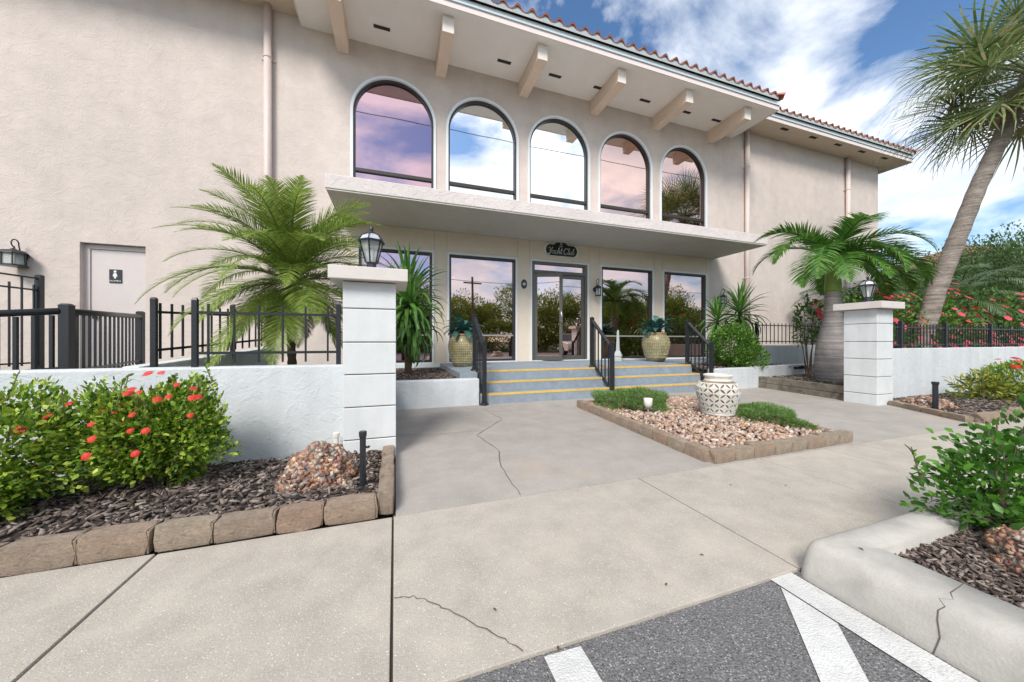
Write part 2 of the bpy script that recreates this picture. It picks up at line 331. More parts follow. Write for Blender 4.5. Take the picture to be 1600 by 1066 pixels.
def ribbon(name, pts, wd, z, m, parent=None):
    mb = MB(); out = []
    fine = []
    for (a, b) in zip(pts, pts[1:]):
        for k in range(6):
            t = k / 6; fine.append((a[0] + (b[0] - a[0]) * t + random.uniform(-.007, .007), a[1] + (b[1] - a[1]) * t + random.uniform(-.007, .007)))
    fine.append(pts[-1])
    for i, p in enumerate(fine):
        a = fine[max(i - 1, 0)]; b = fine[min(i + 1, len(fine) - 1)]; d = Vector((b[0] - a[0], b[1] - a[1])).normalized(); q = wd * random.uniform(.45, 1.2)
        out.append(((p[0] - d.y * q, p[1] + d.x * q, z), (p[0] + d.y * q, p[1] - d.x * q, z)))
    for a, b in zip(out, out[1:]): mb.quad(a[0], a[1], b[1], b[0])
    return mb.build(name, m, parent)
ribbon('crack', [(0, 1.41), (.07, 1.39), (.17, 1.30), (.30, 1.15), (.39, 1.03)], .0024, .004, M_crack, sw)
ribbon('crack', [(1.24, 4.86), (1.3, 4.19), (.95, 3.72), (.82, 3.56), (.9, 3.0), (.80, 2.6), (.77, 2.08)], .0038, .003, M_crack, wk)
ribbon('crack', [(.02, 3.84), (.4, 3.72), (.95, 3.72)], .003, .003, M_crack, wk)
# painted lines
def line(pts, lab):
    o = MB().add([(x, y, -.006) for x, y in pts], [tuple(range(len(pts)))]).build('parking_line', M_line); tag(o, kind='structure'); return o
line([(.45, 1.0), (.45, .2), (.58, .2), (.58, .995)], '')
line([(1.50, 1.015), (1.50, -.6), (1.63, -.6), (1.63, 1.015)], '')
o = MB().add([(1.495, .97, -.0075), (1.13, .60, -.0075), (.80, .26, -.0075), (.93, .22, -.0075), (1.30, .59, -.0075), (1.495, .78, -.0075)], [(0, 1, 2, 3, 4, 5)]).build('parking_line', M_line); tag(o, kind='structure')
# kerbed island
ks = MB(); prof = [(0, -.03), (.045, .05), (.085, .098), (.13, .124), (.19, .139), (.27, .146), (.40, .149), (1.0, .150), (1.0, -.03)]
X0, Y0, KR, KW, KD = 1.645, 1.012, .05, .240, .178; kp = []
for y in (-3.0, -1.0, .1, .4, .6): kp.append(((X0, y), (X0 + KW, y)))
for k in range(9):
    a = math.pi - k / 8 * math.pi / 2; o_ = (X0 + KR + KR * math.cos(a), Y0 - KR + KR * math.sin(a)); kp.append((o_, (X0 + KW, Y0 - KD)))
for x in (2.1, 2.6, 3.4, 6.5): kp.append(((x, Y0), (x, Y0 - KD)))
n = len(prof); vs_ = [(a[0] + (b[0] - a[0]) * f, a[1] + (b[1] - a[1]) * f, z) for a, b in kp for f, z in prof]
ks.add(vs_, [(i * n + j, i * n + j + 1, (i + 1) * n + j + 1, (i + 1) * n + j) for i in range(len(kp) - 1) for j in range(n - 1)])
kerb = ks.build('kerb', M_kerb, smooth=True); tag(kerb, kind='structure')
MB().tube([(X0 + KW * f - .001, .60 + .012 * math.sin(9 * i + 1) + .02 * f, z - .0015) for i, (f, z) in enumerate(prof[:7])] + [(X0 + KW * f, .615 + .008 * math.sin(40 * f), .149) for f in (.55, .7, .85, .99)], .0019, 5).build('crack', M_crack, kerb)

# mulch beds: soil sheet + chips
def inside(poly, P):
    x, y = P[:, 0], P[:, 1]; c = np.zeros(len(P), bool); n = len(poly)
    for i in range(n):
        (x1, y1), (x2, y2) = poly[i], poly[(i + 1) % n]
        cond = ((y1 > y) != (y2 > y)) & (x < (x2 - x1) * (y - y1) / (y2 - y1 + 1e-12) + x1); c ^= cond
    return c
def sample_poly(poly, n):
    P = np.array(poly); lo, hi = P.min(0), P.max(0); out = np.zeros((0, 2))
    while len(out) < n:
        q = rng.uniform(lo, hi, (n, 2)); out = np.vstack([out, q[inside(poly, q)]])
    return out[:n]
cube_v = [(-1, -1, -1), (1, -1, -1), (1, 1, -1), (-1, 1, -1), (-.8, -.6, 1), (.9, -.7, 1), (.7, .8, 1), (-.9, .5, 1)]
cube_f = [(0, 3, 2, 1), (4, 5, 6, 7), (0, 1, 5, 4), (1, 2, 6, 5), (2, 3, 7, 6), (3, 0, 4, 7)]
def mulch(poly, z, n, size=.022, label=None):
    MBs = MB().prism(poly, z - .06, z - .004).build('soil_bed', M_soil); tag(MBs, kind='structure')
    P = sample_poly(poly, n); T = np.column_stack([P, np.full(n, z) + rng.uniform(-.006, .016, n)])
    nr = np.column_stack([rng.normal(0, .35, n), rng.normal(0, .35, n), np.ones(n)]); F = frames(nr, rng.uniform(0, 6.28, n))
    s = size * rng.uniform(.5, 1.5, n); S = np.stack([s, s * rng.uniform(.18, .4, n), s * .16], 1)
    o = scatter('bark_mulch', cube_v, cube_f, T, F * S[:, None, :], M_mulch); return tag(o, label, 'mulch', kind='stuff')
mulch([(-6.5, 2.2), (-.09, 2.2), (-.09, 3.17), (-6.5, 3.42)], .055, 11000, .021, 'dark bark mulch in the bed before the white wall with red flowers')
mulch([(1.87, -.3), (1.87, .84), (3.9, .84), (3.9, -.3)], .10, 15000, .0135, 'bark mulch inside the kerbed island')
mulch([(7.38, 3.2), (6.72, 2.2), (14, 2.2), (14, 3.4), (7.45, 3.4)], .03, 6000, .022, 'dark mulch bed beside the pillar near the timber planter')
mulch([(7.2, 3.65), (7.5, 5.3), (11, 5.6), (11, 3.62)], .20, 4000, .03, 'mulch behind the weathered timbers round the bottle palm')
mulch([(.05, 5.4), (.05, 7.9), (1.0, 7.9), (1.0, 5.4)], .385, 1800, .025, 'mulch in the planter at the foot of the yucca')
mulch([(6.2, 5.3), (6.2, 7.9), (9.4, 7.9), (9.4, 5.5)], .40, 2500, .03, 'mulch in the planter under the clipped round shrub')
mulch([(-2.05, 3.62), (-.1, 3.62), (-.1, 5.3), (-1.8, 5.3)], .55, 800, .03, 'mulch under the feathery date palm')

# ================================================================== clubhouse
F = 8.0
club = thing('clubhouse', 'two storey pink-beige stucco clubhouse with arched windows and tiled eaves', 'building', (4, 8, 0))
XC = [0.0, 2.015, 4.045, 6.09, 8.15]; HW = .845; SPR = 5.92; WB = 3.85; ZT = 7.95
wm = MB()
def wq(x0, x1, z0, z1): wm.quad((x0, F, z0), (x1, F, z0), (x1, F, z1), (x0, F, z1))
wq(-16, -5.14, -.05, ZT); wq(-5.14, -4.26, 2.71, ZT); wq(-4.26, -.98, -.05, ZT); wq(9.12, 17.81, -.05, ZT); wq(-.98, XC[0] - HW, 3.5, ZT); wq(XC[4] + HW, 9.12, 3.5, ZT)
for i in range(4): wq(XC[i] + HW, XC[i + 1] - HW, 3.5, ZT)
NA = 28
for xc in XC:
    wq(xc - HW, xc + HW, 3.5, WB)
    a = [(xc - HW * math.cos(math.pi * k / NA), SPR + HW * math.sin(math.pi * k / NA)) for k in range(NA + 1)]
    for (xa, za), (xb, zb) in zip(a, a[1:]):
        wm.quad((xa, F, za), (xb, F, zb), (xb, F, ZT), (xa, F, ZT)); wm.quad((xa, F, za), (xa, F + .14, za), (xb, F + .14, zb), (xb, F, zb))
    for x in (xc - HW, xc + HW): wm.quad((x, F, WB), (x, F + .14, WB), (x, F + .14, SPR), (x, F, SPR))
wm.quad((17.81, F, -.05), (17.81, 22, -.05), (17.81, 22, ZT), (17.81, F, ZT))
for x in (-5.14, -4.26): wm.quad((x, F, .5), (x, F + .16, .5), (x, F + .16, 2.71), (x, F, 2.71))
wm.quad((-5.14, F, 2.71), (-4.26, F, 2.71), (-4.26, F + .16, 2.71), (-5.14, F + .16, 2.71))
wm.build('wall', M_wall, club)
# ground-floor panel with posts between the glass
LW = [(-.77, .85), (1.15, 2.87), (3.22, 4.89), (5.25, 7.03), (7.36, 9.04)]
xs = [-.985] + [x for p in LW for x in p] + [9.125]
for k in range(0, len(xs), 2): box('panel_post', M_panel, xs[k], xs[k + 1], F - .012, F + .14, .40, 3.06, club)
box('panel_header', M_panel, -.985, 9.125, F - .012, F + .14, 3.06, 3.53, club)
for x in (.86, 1.14, 2.88, 3.2, 4.91, 5.22, 7.05, 7.35, 9.03): box('panel_seam', mat('seam', (.42, .34, .26), .9), x - .004, x + .004, F - .015, F - .012, 3.07, 3.53, club)
def rect_ring(x0, x1, z0, z1, t, y0, y1):
    m = MB(); m.box(x0, x1, y0, y1, z1 - t, z1); m.box(x0, x1, y0, y1, z0, z0 + t); m.box(x0, x0 + t, y0, y1, z0 + t, z1 - t); m.box(x1 - t, x1, y0, y1, z0 + t, z1 - t); return m
def pane(name, m, poly, y, parent): return MB().add([(x, y, z) for x, z in poly], [tuple(range(len(poly)))]).build(name, m, parent)
for i, (a, b) in enumerate(LW):
    if i == 2: continue
    wn = rect_ring(a, b, .47, 3.06, .045, F - .035, F + .06).build('window', M_trim, club, bevel=.006)
    rect_ring(a + .047, b - .047, .52, 3.01, .045, F - .01, F + .09).build('frame', M_frame, wn)
    pane('pane', G_viol if i == 0 else G_pink, [(a + .08, .55), (b - .08, .55), (b - .08, 2.98), (a + .08, 2.98)], F + .05, wn)
    box('mullion', mat('mullion_grey', (.30, .29, .28), .5), a + .092, b - .092, F + .015, F + .047, 1.12, 1.155, wn)
def arch_pts(xc, r, zb, n=NA): return [(xc - r * math.cos(math.pi * k / n), SPR + r * math.sin(math.pi * k / n)) for k in range(n + 1)] if zb is None else [(xc - r, zb)] + [(xc - r * math.cos(math.pi * k / n), SPR + r * math.sin(math.pi * k / n)) for k in range(n + 1)] + [(xc + r, zb)]
def arch_ring(xc, r0, r1, zb, y0, y1):
    A = arch_pts(xc, r0, zb); B = arch_pts(xc, r1, zb); m = MB(); n = len(A)
    V = [(x, y0, z) for x, z in A] + [(x, y0, z) for x, z in B] + [(x, y1, z) for x, z in A] + [(x, y1, z) for x, z in B]; Fs = []
    for k in range(n - 1): Fs += [(k, k + 1, n + k + 1, n + k), (2 * n + k, 3 * n + k, 3 * n + k + 1, 2 * n + k + 1), (k, 2 * n + k, 2 * n + k + 1, k + 1), (n + k, n + k + 1, 3 * n + k + 1, 3 * n + k)]
    return m.add(V, Fs)
for i, xc in enumerate(XC):
    wn = arch_ring(xc, HW - .005, HW + .05, WB, F - .03, F + .1).build('arched_window', M_trim, club)
    arch_ring(xc, HW - .045, HW - .006, WB, F + .02, F + .11).build('frame', M_frame, wn)
    pane('pane', [G_viol, G_clear, G_clear, G_pink, G_pink][i], arch_pts(xc, HW - .03, WB), F + .08, wn)
    box('mullion', M_frame, xc - HW + .04, xc + HW - .04, F + .03, F + .078, 4.66, 4.73, wn)
# entrance doors
dr = rect_ring(3.22, 4.89, .44, 3.06, .04, F - .04, F + .06).build('door_frame', M_trim, club, bevel=.005)
d2 = MB(); d2.box(3.262, 3.34, F - .02, F + .1, .5, 3.018); d2.box(4.77, 4.848, F - .02, F + .1, .5, 3.018); d2.box(3.342, 4.768, F - .02, F + .1, 2.955, 3.018); d2.box(3.342, 4.768, F - .022, F + .1, 2.72, 2.80)
d2.build('jamb', M_doorfr, dr)
pane('transom_pane', G_pink, [(3.342, 2.80), (4.768, 2.80), (4.768, 2.955), (3.342, 2.955)], F + .04, dr)
def leaf_door(name, hx, ang, sgn, wd=.705):
    o = bpy.data.objects.new(name, None); C.objects.link(o); o.parent = club; o.location = Vector((hx, F + .02, .515)) - club.location; o.rotation_euler = (0, 0, ang)
    m = MB(); x0, x1 = (0, wd) if sgn > 0 else (-wd, 0); t = .075
    m.box(x0, x1, -.022, .022, 2.11, 2.195); m.box(x0, x1, -.022, .022, 0, .11); m.box(x0, x0 + t, -.022, .022, .11, 2.11); m.box(x1 - t, x1, -.022, .022, .11, 2.11)
    m.build('leaf_frame', M_doorfr, o, bevel=.004, world=False)
    link('pane', raw('pane', [(x0 + t, 0, .11), (x1 - t, 0, .11), (x1 - t, 0, 2.11), (x0 + t, 0, 2.11)], [(0, 1, 2, 3)]), G_pink, o, False)
    hxx = x1 - .035 if sgn > 0 else x0 + .035
    h = MB(); h.tube([(hxx, -.03, .95), (hxx, -.075, .97), (hxx, -.075, 1.23), (hxx, -.03, 1.25)], .012, 8); h.build('handle', mat('steel', (.6, .6, .58), .3, metal=1), o, True, world=False)
    return o
leaf_door('door_leaf', 3.345, R(-21), 1); leaf_door('door_leaf', 4.765, 0, -1)
box('threshold', M_trim, 3.26, 4.85, F - .06, F + .05, .49, .512, club)
box('base_strip', M_trim, -.98, 3.218, F - .05, F - .013, .40, .468, club); box('base_strip', M_trim, 4.895, 9.12, F - .05, F - .013, .40, .468, club)
# dark-coloured box standing in for the shade indoors behind the open leaf
box('interior_shade', mat('interior_shade_dark', (.035, .03, .027), 1), 3.1, 5.0, F + .2, F + 1.4, .5, 3.1, club)
# canopy
cn = box('canopy', M_canopy, -1.1, 9.36, 6.4, F + .002, 3.56, 3.80, club, bevel=.012)
box('canopy_soffit', M_under, -1.085, 9.345, 6.415, F - .003, 3.535, 3.558, cn)
# central eave
def eave(x0, x1, yf, zs, ends, m_s):
    e = box('soffit', m_s, x0, x1, yf + .02, F + .05, zs, zs + .03, club)
    f = MB(); f.box(x0, x1, yf - .004, yf + .018, zs - .012, zs + .10); 
    for x, s in ends: f.box(x - .011, x + .011, yf + .018, F + .6, zs - .012, zs + .10)
    f.build('fascia', M_fascia, e)
    g_ = MB(); g_.box(x0, x1, yf - .03, yf + .018, zs + .104, zs + .20)
    for x, s in ends: g_.box(x - .03, x + .03, yf + .02, F + .6, zs + .104, zs + .20)
    g_.build('drip_edge', M_drip, e)
    return e
eave(-1.81, 10.11, 6.60, 7.42, [(-1.80, -1), (10.10, 1)], M_soffit)
eave(10.13, 18.5, 7.32, 7.75, [(18.49, 1)], M_soffit2)
eave(-16, -1.83, 7.2, 7.60, [], M_soffit2)
for x in (-1.03, 1.0, 3.03, 5.07, 7.12, 9.17):
    bmv = box('beam', M_beam, x - .115, x + .115, 6.80, F + .05, 7.085, 7.417, club, bevel=.008)
    box('beam_end', mat('beam_end_lit', (.76, .70, .64), .7, var=.05), x - .112, x + .112, 6.793, 6.80, 7.088, 7.415, bmv)  # lighter plate: light falling on the beam's front end is put into its colour
for x in (-.25, 2.38, 3.67, 4.91, 6.32, 7.72, 8.85): box('soffit_vent', M_vent, x - .16, x + .16, 7.46, 7.54, 7.412, 7.421, club)
for x in (11.74, 13.12, 14.42, 15.75, 17.1): box('soffit_vent', M_vent, x - .16, x + .16, 7.46, 7.55, 7.742, 7.751, club)
for x in (-2.36, 10.66, 15.78):
    top = 7.60 if x < 0 else 7.75
    p = MB().tube([(x, F - .085, .2), (x, F - .085, top)], .068, 14).build('downspout', M_pipe, club, smooth=True)
    for z in (6.55, 3.0): 
        s = MB(); s.lathe([(.074, 0), (.078, .005), (.078, .03), (.074, .035)], 14, (x, F - .085, z)); s.box(x - .12, x + .12, F - .02, F - .003, z, z + .035); s.build('strap', M_pipe, p)
# roof slopes + clay tiles along the eaves
SL = R(20); ta = math.tan(SL)
def roof(x0, x1, yf, ze, hipL, hipR, depth=6):
    m = MB(); h = depth * ta
    m.quad((x0, yf, ze), (x1, yf, ze), (x1 - (depth if hipR else 0), yf + depth, ze + h), (x0 + (depth if hipL else 0), yf + depth, ze + h))
    if hipR: m.quad((x1, yf, ze), (x1, yf + 2 * depth, ze), (x1 - depth, yf + depth + .1, ze + h), (x1 - depth, yf + depth, ze + h))
    if hipL: m.quad((x0, yf, ze), (x0 + depth, yf + depth, ze + h), (x0 + depth, yf + depth + .1, ze + h), (x0, yf + 2 * depth, ze))
    return m.build('roof', mat('roof_underlay', (.25, .11, .08), .9, var=.3), club)
pitch = .31
def tile_wave(u): u = u % 1; return .085 * math.sin(math.pi * (u - .2) / .6) if .2 <= u <= .8 else -.028 * math.sin(math.pi * ((u - .8) % 1) / .4)
prf = []
for k in range(13):                          # one S tile across its width: barrel then pan
    u = k / 12; prf.append((u * pitch, tile_wave(u)))
vv = []
for y in (0, .42):
    for th in (0, .042): vv += [(x - pitch / 2, y, z - th) for x, z in prf]
n = 13; ff = []
for k in range(n - 1):
    ff += [(k, k + 1, 2 * n + k + 1, 2 * n + k), (n + k + 1, n + k, 3 * n + k, 3 * n + k + 1), (k + 1, k, n + k, n + k + 1)]
ff += [(0, 2 * n, 3 * n, n), (n - 1, 2 * n - 1, 4 * n - 1, 3 * n - 1)]
tile_me = raw('roof_tile', vv, ff, False); tile_me.materials.append(M_tile)
hv = []; n = 9
for y, r in ((0, .13), (.45, .11)):
    for rr in (r, r - .02): hv += [(rr * math.cos(math.pi * k / (n - 1)), y, rr * math.sin(math.pi * k / (n - 1)) * .8) for k in range(n)]
hf = []
for k in range(n - 1): hf += [(k, 2 * n + k, 2 * n + k + 1, k + 1), (n + k, n + k + 1, 3 * n + k + 1, 3 * n + k), (k, k + 1, n + k + 1, n + k)]
hip_me = raw('hip_tile', hv, hf, False); hip_me.materials.append(mat('clay_hip', (.50, .19, .15), .7, var=.22, vscale=8, stain=(6, .6, (.2, .09, .07), .5)))
def tiles(x0, x1, yf, ze, rows, hipR, parent):
    nx = int((x1 - x0) / pitch); mo = MB()
    for k in range(nx * 12):                 # mortar closing the tile mouths, following the wave
        q = [(x0 + kk / 12 * pitch, ze + .006 + tile_wave(kk / 12)) for kk in (k, k + 1)]
        mo.quad((q[0][0], yf - .035, ze - .07), (q[1][0], yf - .035, ze - .07), (q[1][0], yf - .035, q[1][1]), (q[0][0], yf - .035, q[0][1]))
    mo.build('mortar', M_mortar, parent)
    for r in range(rows):
        for k in range(nx):
            x = x0 + (k + .5) * pitch
            if hipR and x > x1 - r * .36 - .02: continue
            o = link('roof_tile', tile_me, None, parent); o.location = (x + random.uniform(-.006, .006), yf - .05 + r * .36 * math.cos(SL), ze + .03 + r * .36 * math.sin(SL) + random.uniform(-.004, .004)); o.rotation_euler = (SL - .03, 0, random.uniform(-.02, .02))
    if hipR:
        for k in range(14):
            o = link('hip_tile', hip_me, None, parent); s = k * .40
            o.location = (x1 + .04 - s * .69, yf - .04 + s * .69, ze + .05 + s * .69 * ta * 1.0); o.rotation_euler = (R(14.5), 0, R(45))
r1 = roof(-1.86, 10.16, 6.55, 7.69, True, True); tiles(-1.83, 10.14, 6.55, 7.69, 3, True, r1)
r2 = roof(8.0, 18.55, 7.27, 8.02, False, True); tiles(10.0, 18.52, 7.27, 8.02, 3, True, r2)
r3 = roof(-16, -1.9, 7.15, 7.87, False, False); tiles(-6, -1.9, 7.15, 7.87, 1, False, r3)
# side door
sdn = box('side_door', M_doorp, -5.06, -4.27, F + .11, F + .155, .56, 2.62, club)
fr = MB(); fr.box(-5.14, -5.065, F + .09, F + .16, .56, 2.70); fr.box(-5.065, -4.262, F + .09, F + .16, 2.625, 2.70); fr.build('door_frame', M_doorp, sdn)
MB().lathe([(.0, 0), (.03, .005), (.035, .03), (.02, .045), (.0, .05)], 12).build('knob', M_black, sdn, True, xf=Matrix.Translation((-5.0, F + .11, 1.42)) @ Matrix.Rotation(R(90), 4, 'X'))

# ------------------------------------------------------------------ signs
def strokes(lines, r, y, ox, oz, s, shear=.25):
    m = MB()
    for ln_ in lines:
        pts = [Vector((ox + (x + z * shear) * s, y, oz + z * s)) for x, z in ln_]
        for a, b in zip(pts, pts[1:]):
            d = (b - a); 
            if d.length < 1e-6: continue
            u = Vector((-d.z, 0, d.x)).normalized() * r; e = d.normalized() * r * .5
            m.quad(a - e - u, b + e - u, b + e + u, a - e + u)
    return m
def arcp(cx, cz, rx, rz, a0, a1, n=9): return [(cx + rx * math.cos(R(a0 + (a1 - a0) * k / n)), cz + rz * math.sin(R(a0 + (a1 - a0) * k / n))) for k in range(n + 1)]
sg = thing('club_sign', 'black cloud-shaped sign with silver border and script lettering above the glass doors', 'sign', (4.08, F - .03, 3.12))
def cloud(k):
    w_, h_ = .48 * k, .19 * k; pts = []
    for cx, cz, rx, rz, a0, a1 in ((-.33, .0, .165, .165, 250, 110), (-.02, .06, .26, .19, 150, 30), (.33, .0, .165, .165, 70, -70)):
        pts += arcp(cx, cz, rx, rz, a0, a1, 12)
    c = .02
    return [(x * k, (z - c) * k + c) for x, z in pts]
for k, yy, mm, nm in ((1.0, F - .045, M_signs, 'border'), (.90, F - .055, M_signb, 'board')):
    P = [(4.08 + x, 3.33 + z) for x, z in cloud(k)]; m = MB(); n = len(P)
    m.add([(x, yy, z) for x, z in P] + [(x, F - .014, z) for x, z in P], [tuple(range(n))] + [(i, (i + 1) % n, n + (i + 1) % n, n + i) for i in range(n)]); m.build(nm, mm, sg)
LT = []                                      # script letters on a unit x-height of 1
def put(x, *ls): LT.extend([[(x + a, b) for a, b in l] for l in ls])
put(0, arcp(.25, 1.6, .35, .35, 180, -30) + [(.5, 1.0), (.75, .75), (1.0, 1.0)], [(1.25, 2.0), (1.0, 1.0), (.75, -.2), (.4, -.8), (.05, -.6), (.3, -.2), (1.0, .3)])
put(1.35, arcp(.4, .5, .38, .48, 30, 380, 12), [(.8, 1.0), (.75, .2), (1.0, .05), (1.15, .3)])
put(2.45, arcp(.42, .5, .38, .48, 50, 310, 10) + [(.95, .4)])
put(3.3, [(.0, .3), (.4, 1.4), (.45, 2.0), (.25, 1.9), (.2, 0)], [(.2, .5), (.45, .95), (.7, .85), (.7, .2), (.85, .02), (1.05, .3)])
put(4.3, [(.35, 1.9), (.3, .2), (.5, .02), (.75, .3)], [(.0, 1.15), (.75, 1.25)])
put(5.6, arcp(.7, .9, .7, 1.0, 50, 320, 14) + [(1.5, .6)])
put(7.0, [(0, .3), (.4, 1.5), (.4, 2.05), (.2, 1.9), (.15, .2), (.35, .0), (.6, .3)])
put(7.65, [(.05, .95), (.1, .2), (.35, .02), (.65, .4)], [(.65, .98), (.65, .15), (.85, .02), (1.0, .3)])
put(8.65, [(0, .3), (.4, 1.5), (.4, 2.05), (.2, 1.9), (.15, .1)], arcp(.45, .45, .33, .45, 200, -170, 12))
strokes(LT, .0075, F - .058, 3.68, 3.245, .079).build('lettering', M_signs, sg)
AN = [[(0, -.5), (0, .55)], arcp(0, .68, .12, .12, 0, 360, 10), [(-.3, .35), (.3, .35)], arcp(0, .0, .5, .5, 200, 340, 10)]
strokes(AN, .0065, F - .0585, 4.06, 3.465, .085, 0).build('anchor', M_signs, sg)
rs = thing('restroom_sign', 'small black restroom sign with white figure on the side door', 'sign', (-4.73, F + .1, 2.05))
box('plate', mat('plate_black', (.02, .022, .03), .5), -4.815, -4.645, F + .098, F + .1085, 2.04, 2.28, rs)
fg = MB(); cxs = -4.735
fg.add([(cxs + .021 * math.cos(a), F + .096, 2.243 + .021 * math.sin(a)) for a in np.linspace(0, 6.1, 12)], [tuple(range(12))])
fg.add([(cxs + x, F + .096, 2.12 + z) for x, z in [(-.014, 0), (-.014, .035), (-.034, .035), (-.018, .095), (.018, .095), (.034, .035), (.014, .035), (.014, 0)]], [tuple(range(8))])
fg.build('figure', M_signs, rs)
tcu = bpy.data.curves.new('text', 'FONT'); tcu.body = 'WOMEN'; tcu.size = .04; tcu.align_x = 'CENTER'; to = bpy.data.objects.new('text', tcu); C.objects.link(to)
bpy.context.view_layer.update(); tme = bpy.data.meshes.new_from_object(to.evaluated_get(bpy.context.evaluated_depsgraph_get())); bpy.data.objects.remove(to)
tme.transform(Matrix.Translation((cxs, F + .096, 2.062)) @ Matrix.Rotation(R(90), 4, 'X')); link('lettering', tme, M_signs, rs)
pl = MB(); pl.add([(3.05 + .075 * math.cos(a), F - .03, 2.42 + .115 * math.sin(a)) for a in np.linspace(0, 2 * math.pi, 24, endpoint=False)] + [(3.05 + .075 * math.cos(a), F - .012, 2.42 + .115 * math.sin(a)) for a in np.linspace(0, 2 * math.pi, 24, endpoint=False)], [tuple(range(24))] + [(i, (i + 1) % 24, 24 + (i + 1) % 24, 24 + i) for i in range(24)])
pq = thing('oval_plaque', 'dark oval plaque on the post left of the glass doors', 'plaque', (3.05, F - .01, 2.3)); pl.build('plate', M_lampblk, pq)
MB().lathe([(.03, 0), (.04, .004), (.03, .008)], 14).build('medallion', M_grey, pq, xf=Matrix.Translation((3.05, F - .03, 2.42)) @ Matrix.Rotation(R(90), 4, 'X'))

# ------------------------------------------------------------------ lanterns
def wall_lantern(loc, label, wide=1.0, h=1.0):
    t = thing('wall_lantern', label, 'lantern', loc)      # local: wall at y=0, lamp at -y
    x = 0
    MB().lathe([(.05, 0), (.07, .01), (.055, .03), (.02, .04)], 12).build('back_plate', M_lampblk, t, True, world=False, xf=Matrix.Translation((0, 0, .16 * h)) @ Matrix.Rotation(R(90), 4, 'X'))
    sc = [(0, -.03, .16 * h), (0, -.07, .30 * h)] + [(0, -.13 + .06 * math.cos(R(a)), (.33 + .06 * math.sin(R(a))) * h) for a in range(20, 280, 26)] + [(0, -.14, .285 * h), (0, -.15, .22 * h)]
    MB().tube(sc, .009, 6).build('scroll_arm', M_lampblk, t, True, world=False)
    r = .085 * wide
    MB().lathe([(r * 1.35, .175 * h), (r * 1.3, .185 * h), (r * 1.0, .215 * h), (r * .35, .235 * h), (.012, .26 * h)], 6, (0, -.15, 0)).build('hood', M_lampblk, t, world=False)
    MB().lathe([(r * 1.25, -.01 * h), (r * 1.25, .01 * h), (r * .9, .018 * h)], 6, (0, -.15, 0)).build('base', M_lampblk, t, world=False)
    MB().lathe([(r * .92, .015 * h), (r * .92, .178 * h)], 6, (0, -.15, 0)).build('glass', M_lampglass, t, world=False)
    for k in range(6):
        a = 2 * math.pi * k / 6; MB().bar((r * math.cos(a), -.15 + r * math.sin(a), .0), (r * math.cos(a), -.15 + r * math.sin(a), .18 * h), .012).build('bar', M_lampblk, t, world=False)
    return t
wall_lantern((-5.83, F, 2.22), 'black scroll-arm wall lantern left of the side door', 1.5, 1.1)
wall_lantern((5.09, F - .014, 2.20), 'slim black wall lantern right of the glass entrance doors', .85, 1.15)
wall_lantern((9.55, F, 2.15), 'black wall lantern half hidden behind the right yuccas', 1.0, 1.15)
def pillar_lantern(loc, label, rz):
    t = thing('pillar_lantern', label, 'lantern', loc, rz, 'lanterns on the gate pillars'); B = dict(world=False)
    MB().lathe([(.052, 0), (.046, .03), (.042, .08), (.05, .10)], 8).build('base', M_lampblk, t, **B)
    MB().lathe([(.048, .10), (.098, .285)], 6, cap=False).build('glass', M_lampglass, t, **B)
    for k in range(6):
        a = 2 * math.pi * k / 6; MB().bar((.05 * math.cos(a), .05 * math.sin(a), .095), (.101 * math.cos(a), .101 * math.sin(a), .29), .011).build('bar', M_lampblk, t, **B)
    MB().lathe([(.118, .282), (.122, .292), (.106, .302)], 6).build('rim', M_lampblk, t, **B)
    MB().lathe([(.103, .300), (.080, .338), (.038, .362)], 6).build('roof_glass', mat('lantern_roof', (.62, .66, .70), .15, metal=.4), t, **B)
    for k in range(6):
        a = 2 * math.pi * k / 6; MB().tube([(.107 * math.cos(a), .107 * math.sin(a), .300), (.083 * math.cos(a), .083 * math.sin(a), .340), (.038 * math.cos(a), .038 * math.sin(a), .366)], .006, 4).build('rib', M_lampblk, t, **B)
    MB().lathe([(.042, .360), (.042, .370), (.014, .376), (.014, .39), (.019, .40), (.016, .425), (.004, .435)], 10).build('finial', M_lampblk, t, **B)
    MB().tube([(0, 0, .10), (0, 0, .21)], .016, 8).build('candle', mat('candle', (.8, .8, .76), .5), t, **B)

# ------------------------------------------------------------------ pillars and garden walls
def pillar(x0, y0, label, grp='gate pillars'):
    t = thing('gate_pillar', label, 'pillar', (x0 + .21, y0 + .21, 0))
    box('core', M_crack, x0 + .012, x0 + .408, y0 + .012, y0 + .408, -.05, 1.5, t)
    zs = [-.04, .166, .441, .717, .99, 1.275, 1.503]
    for a, b in zip(zs, zs[1:]): box('block', M_pillar, x0, x0 + .42, y0, y0 + .42, a + .004, b - .004, t, bevel=.007)
    box('cap', M_cap, x0 - .096, x0 + .516, y0 - .096, y0 + .516, 1.506, 1.612, t, bevel=.006)
pillar(-.41, 3.15, 'white block gate pillar ending the wall with the red flower bushes'); pillar_lantern((-.20, 3.36, 1.612), 'black lantern on the gate pillar beside the feathery date palm', R(20))
pillar(7.06, 3.18, 'white block gate pillar in front of the bottle palm'); pillar_lantern((7.27, 3.39, 1.612), 'black lantern on the gate pillar before the bottle palm', R(10))
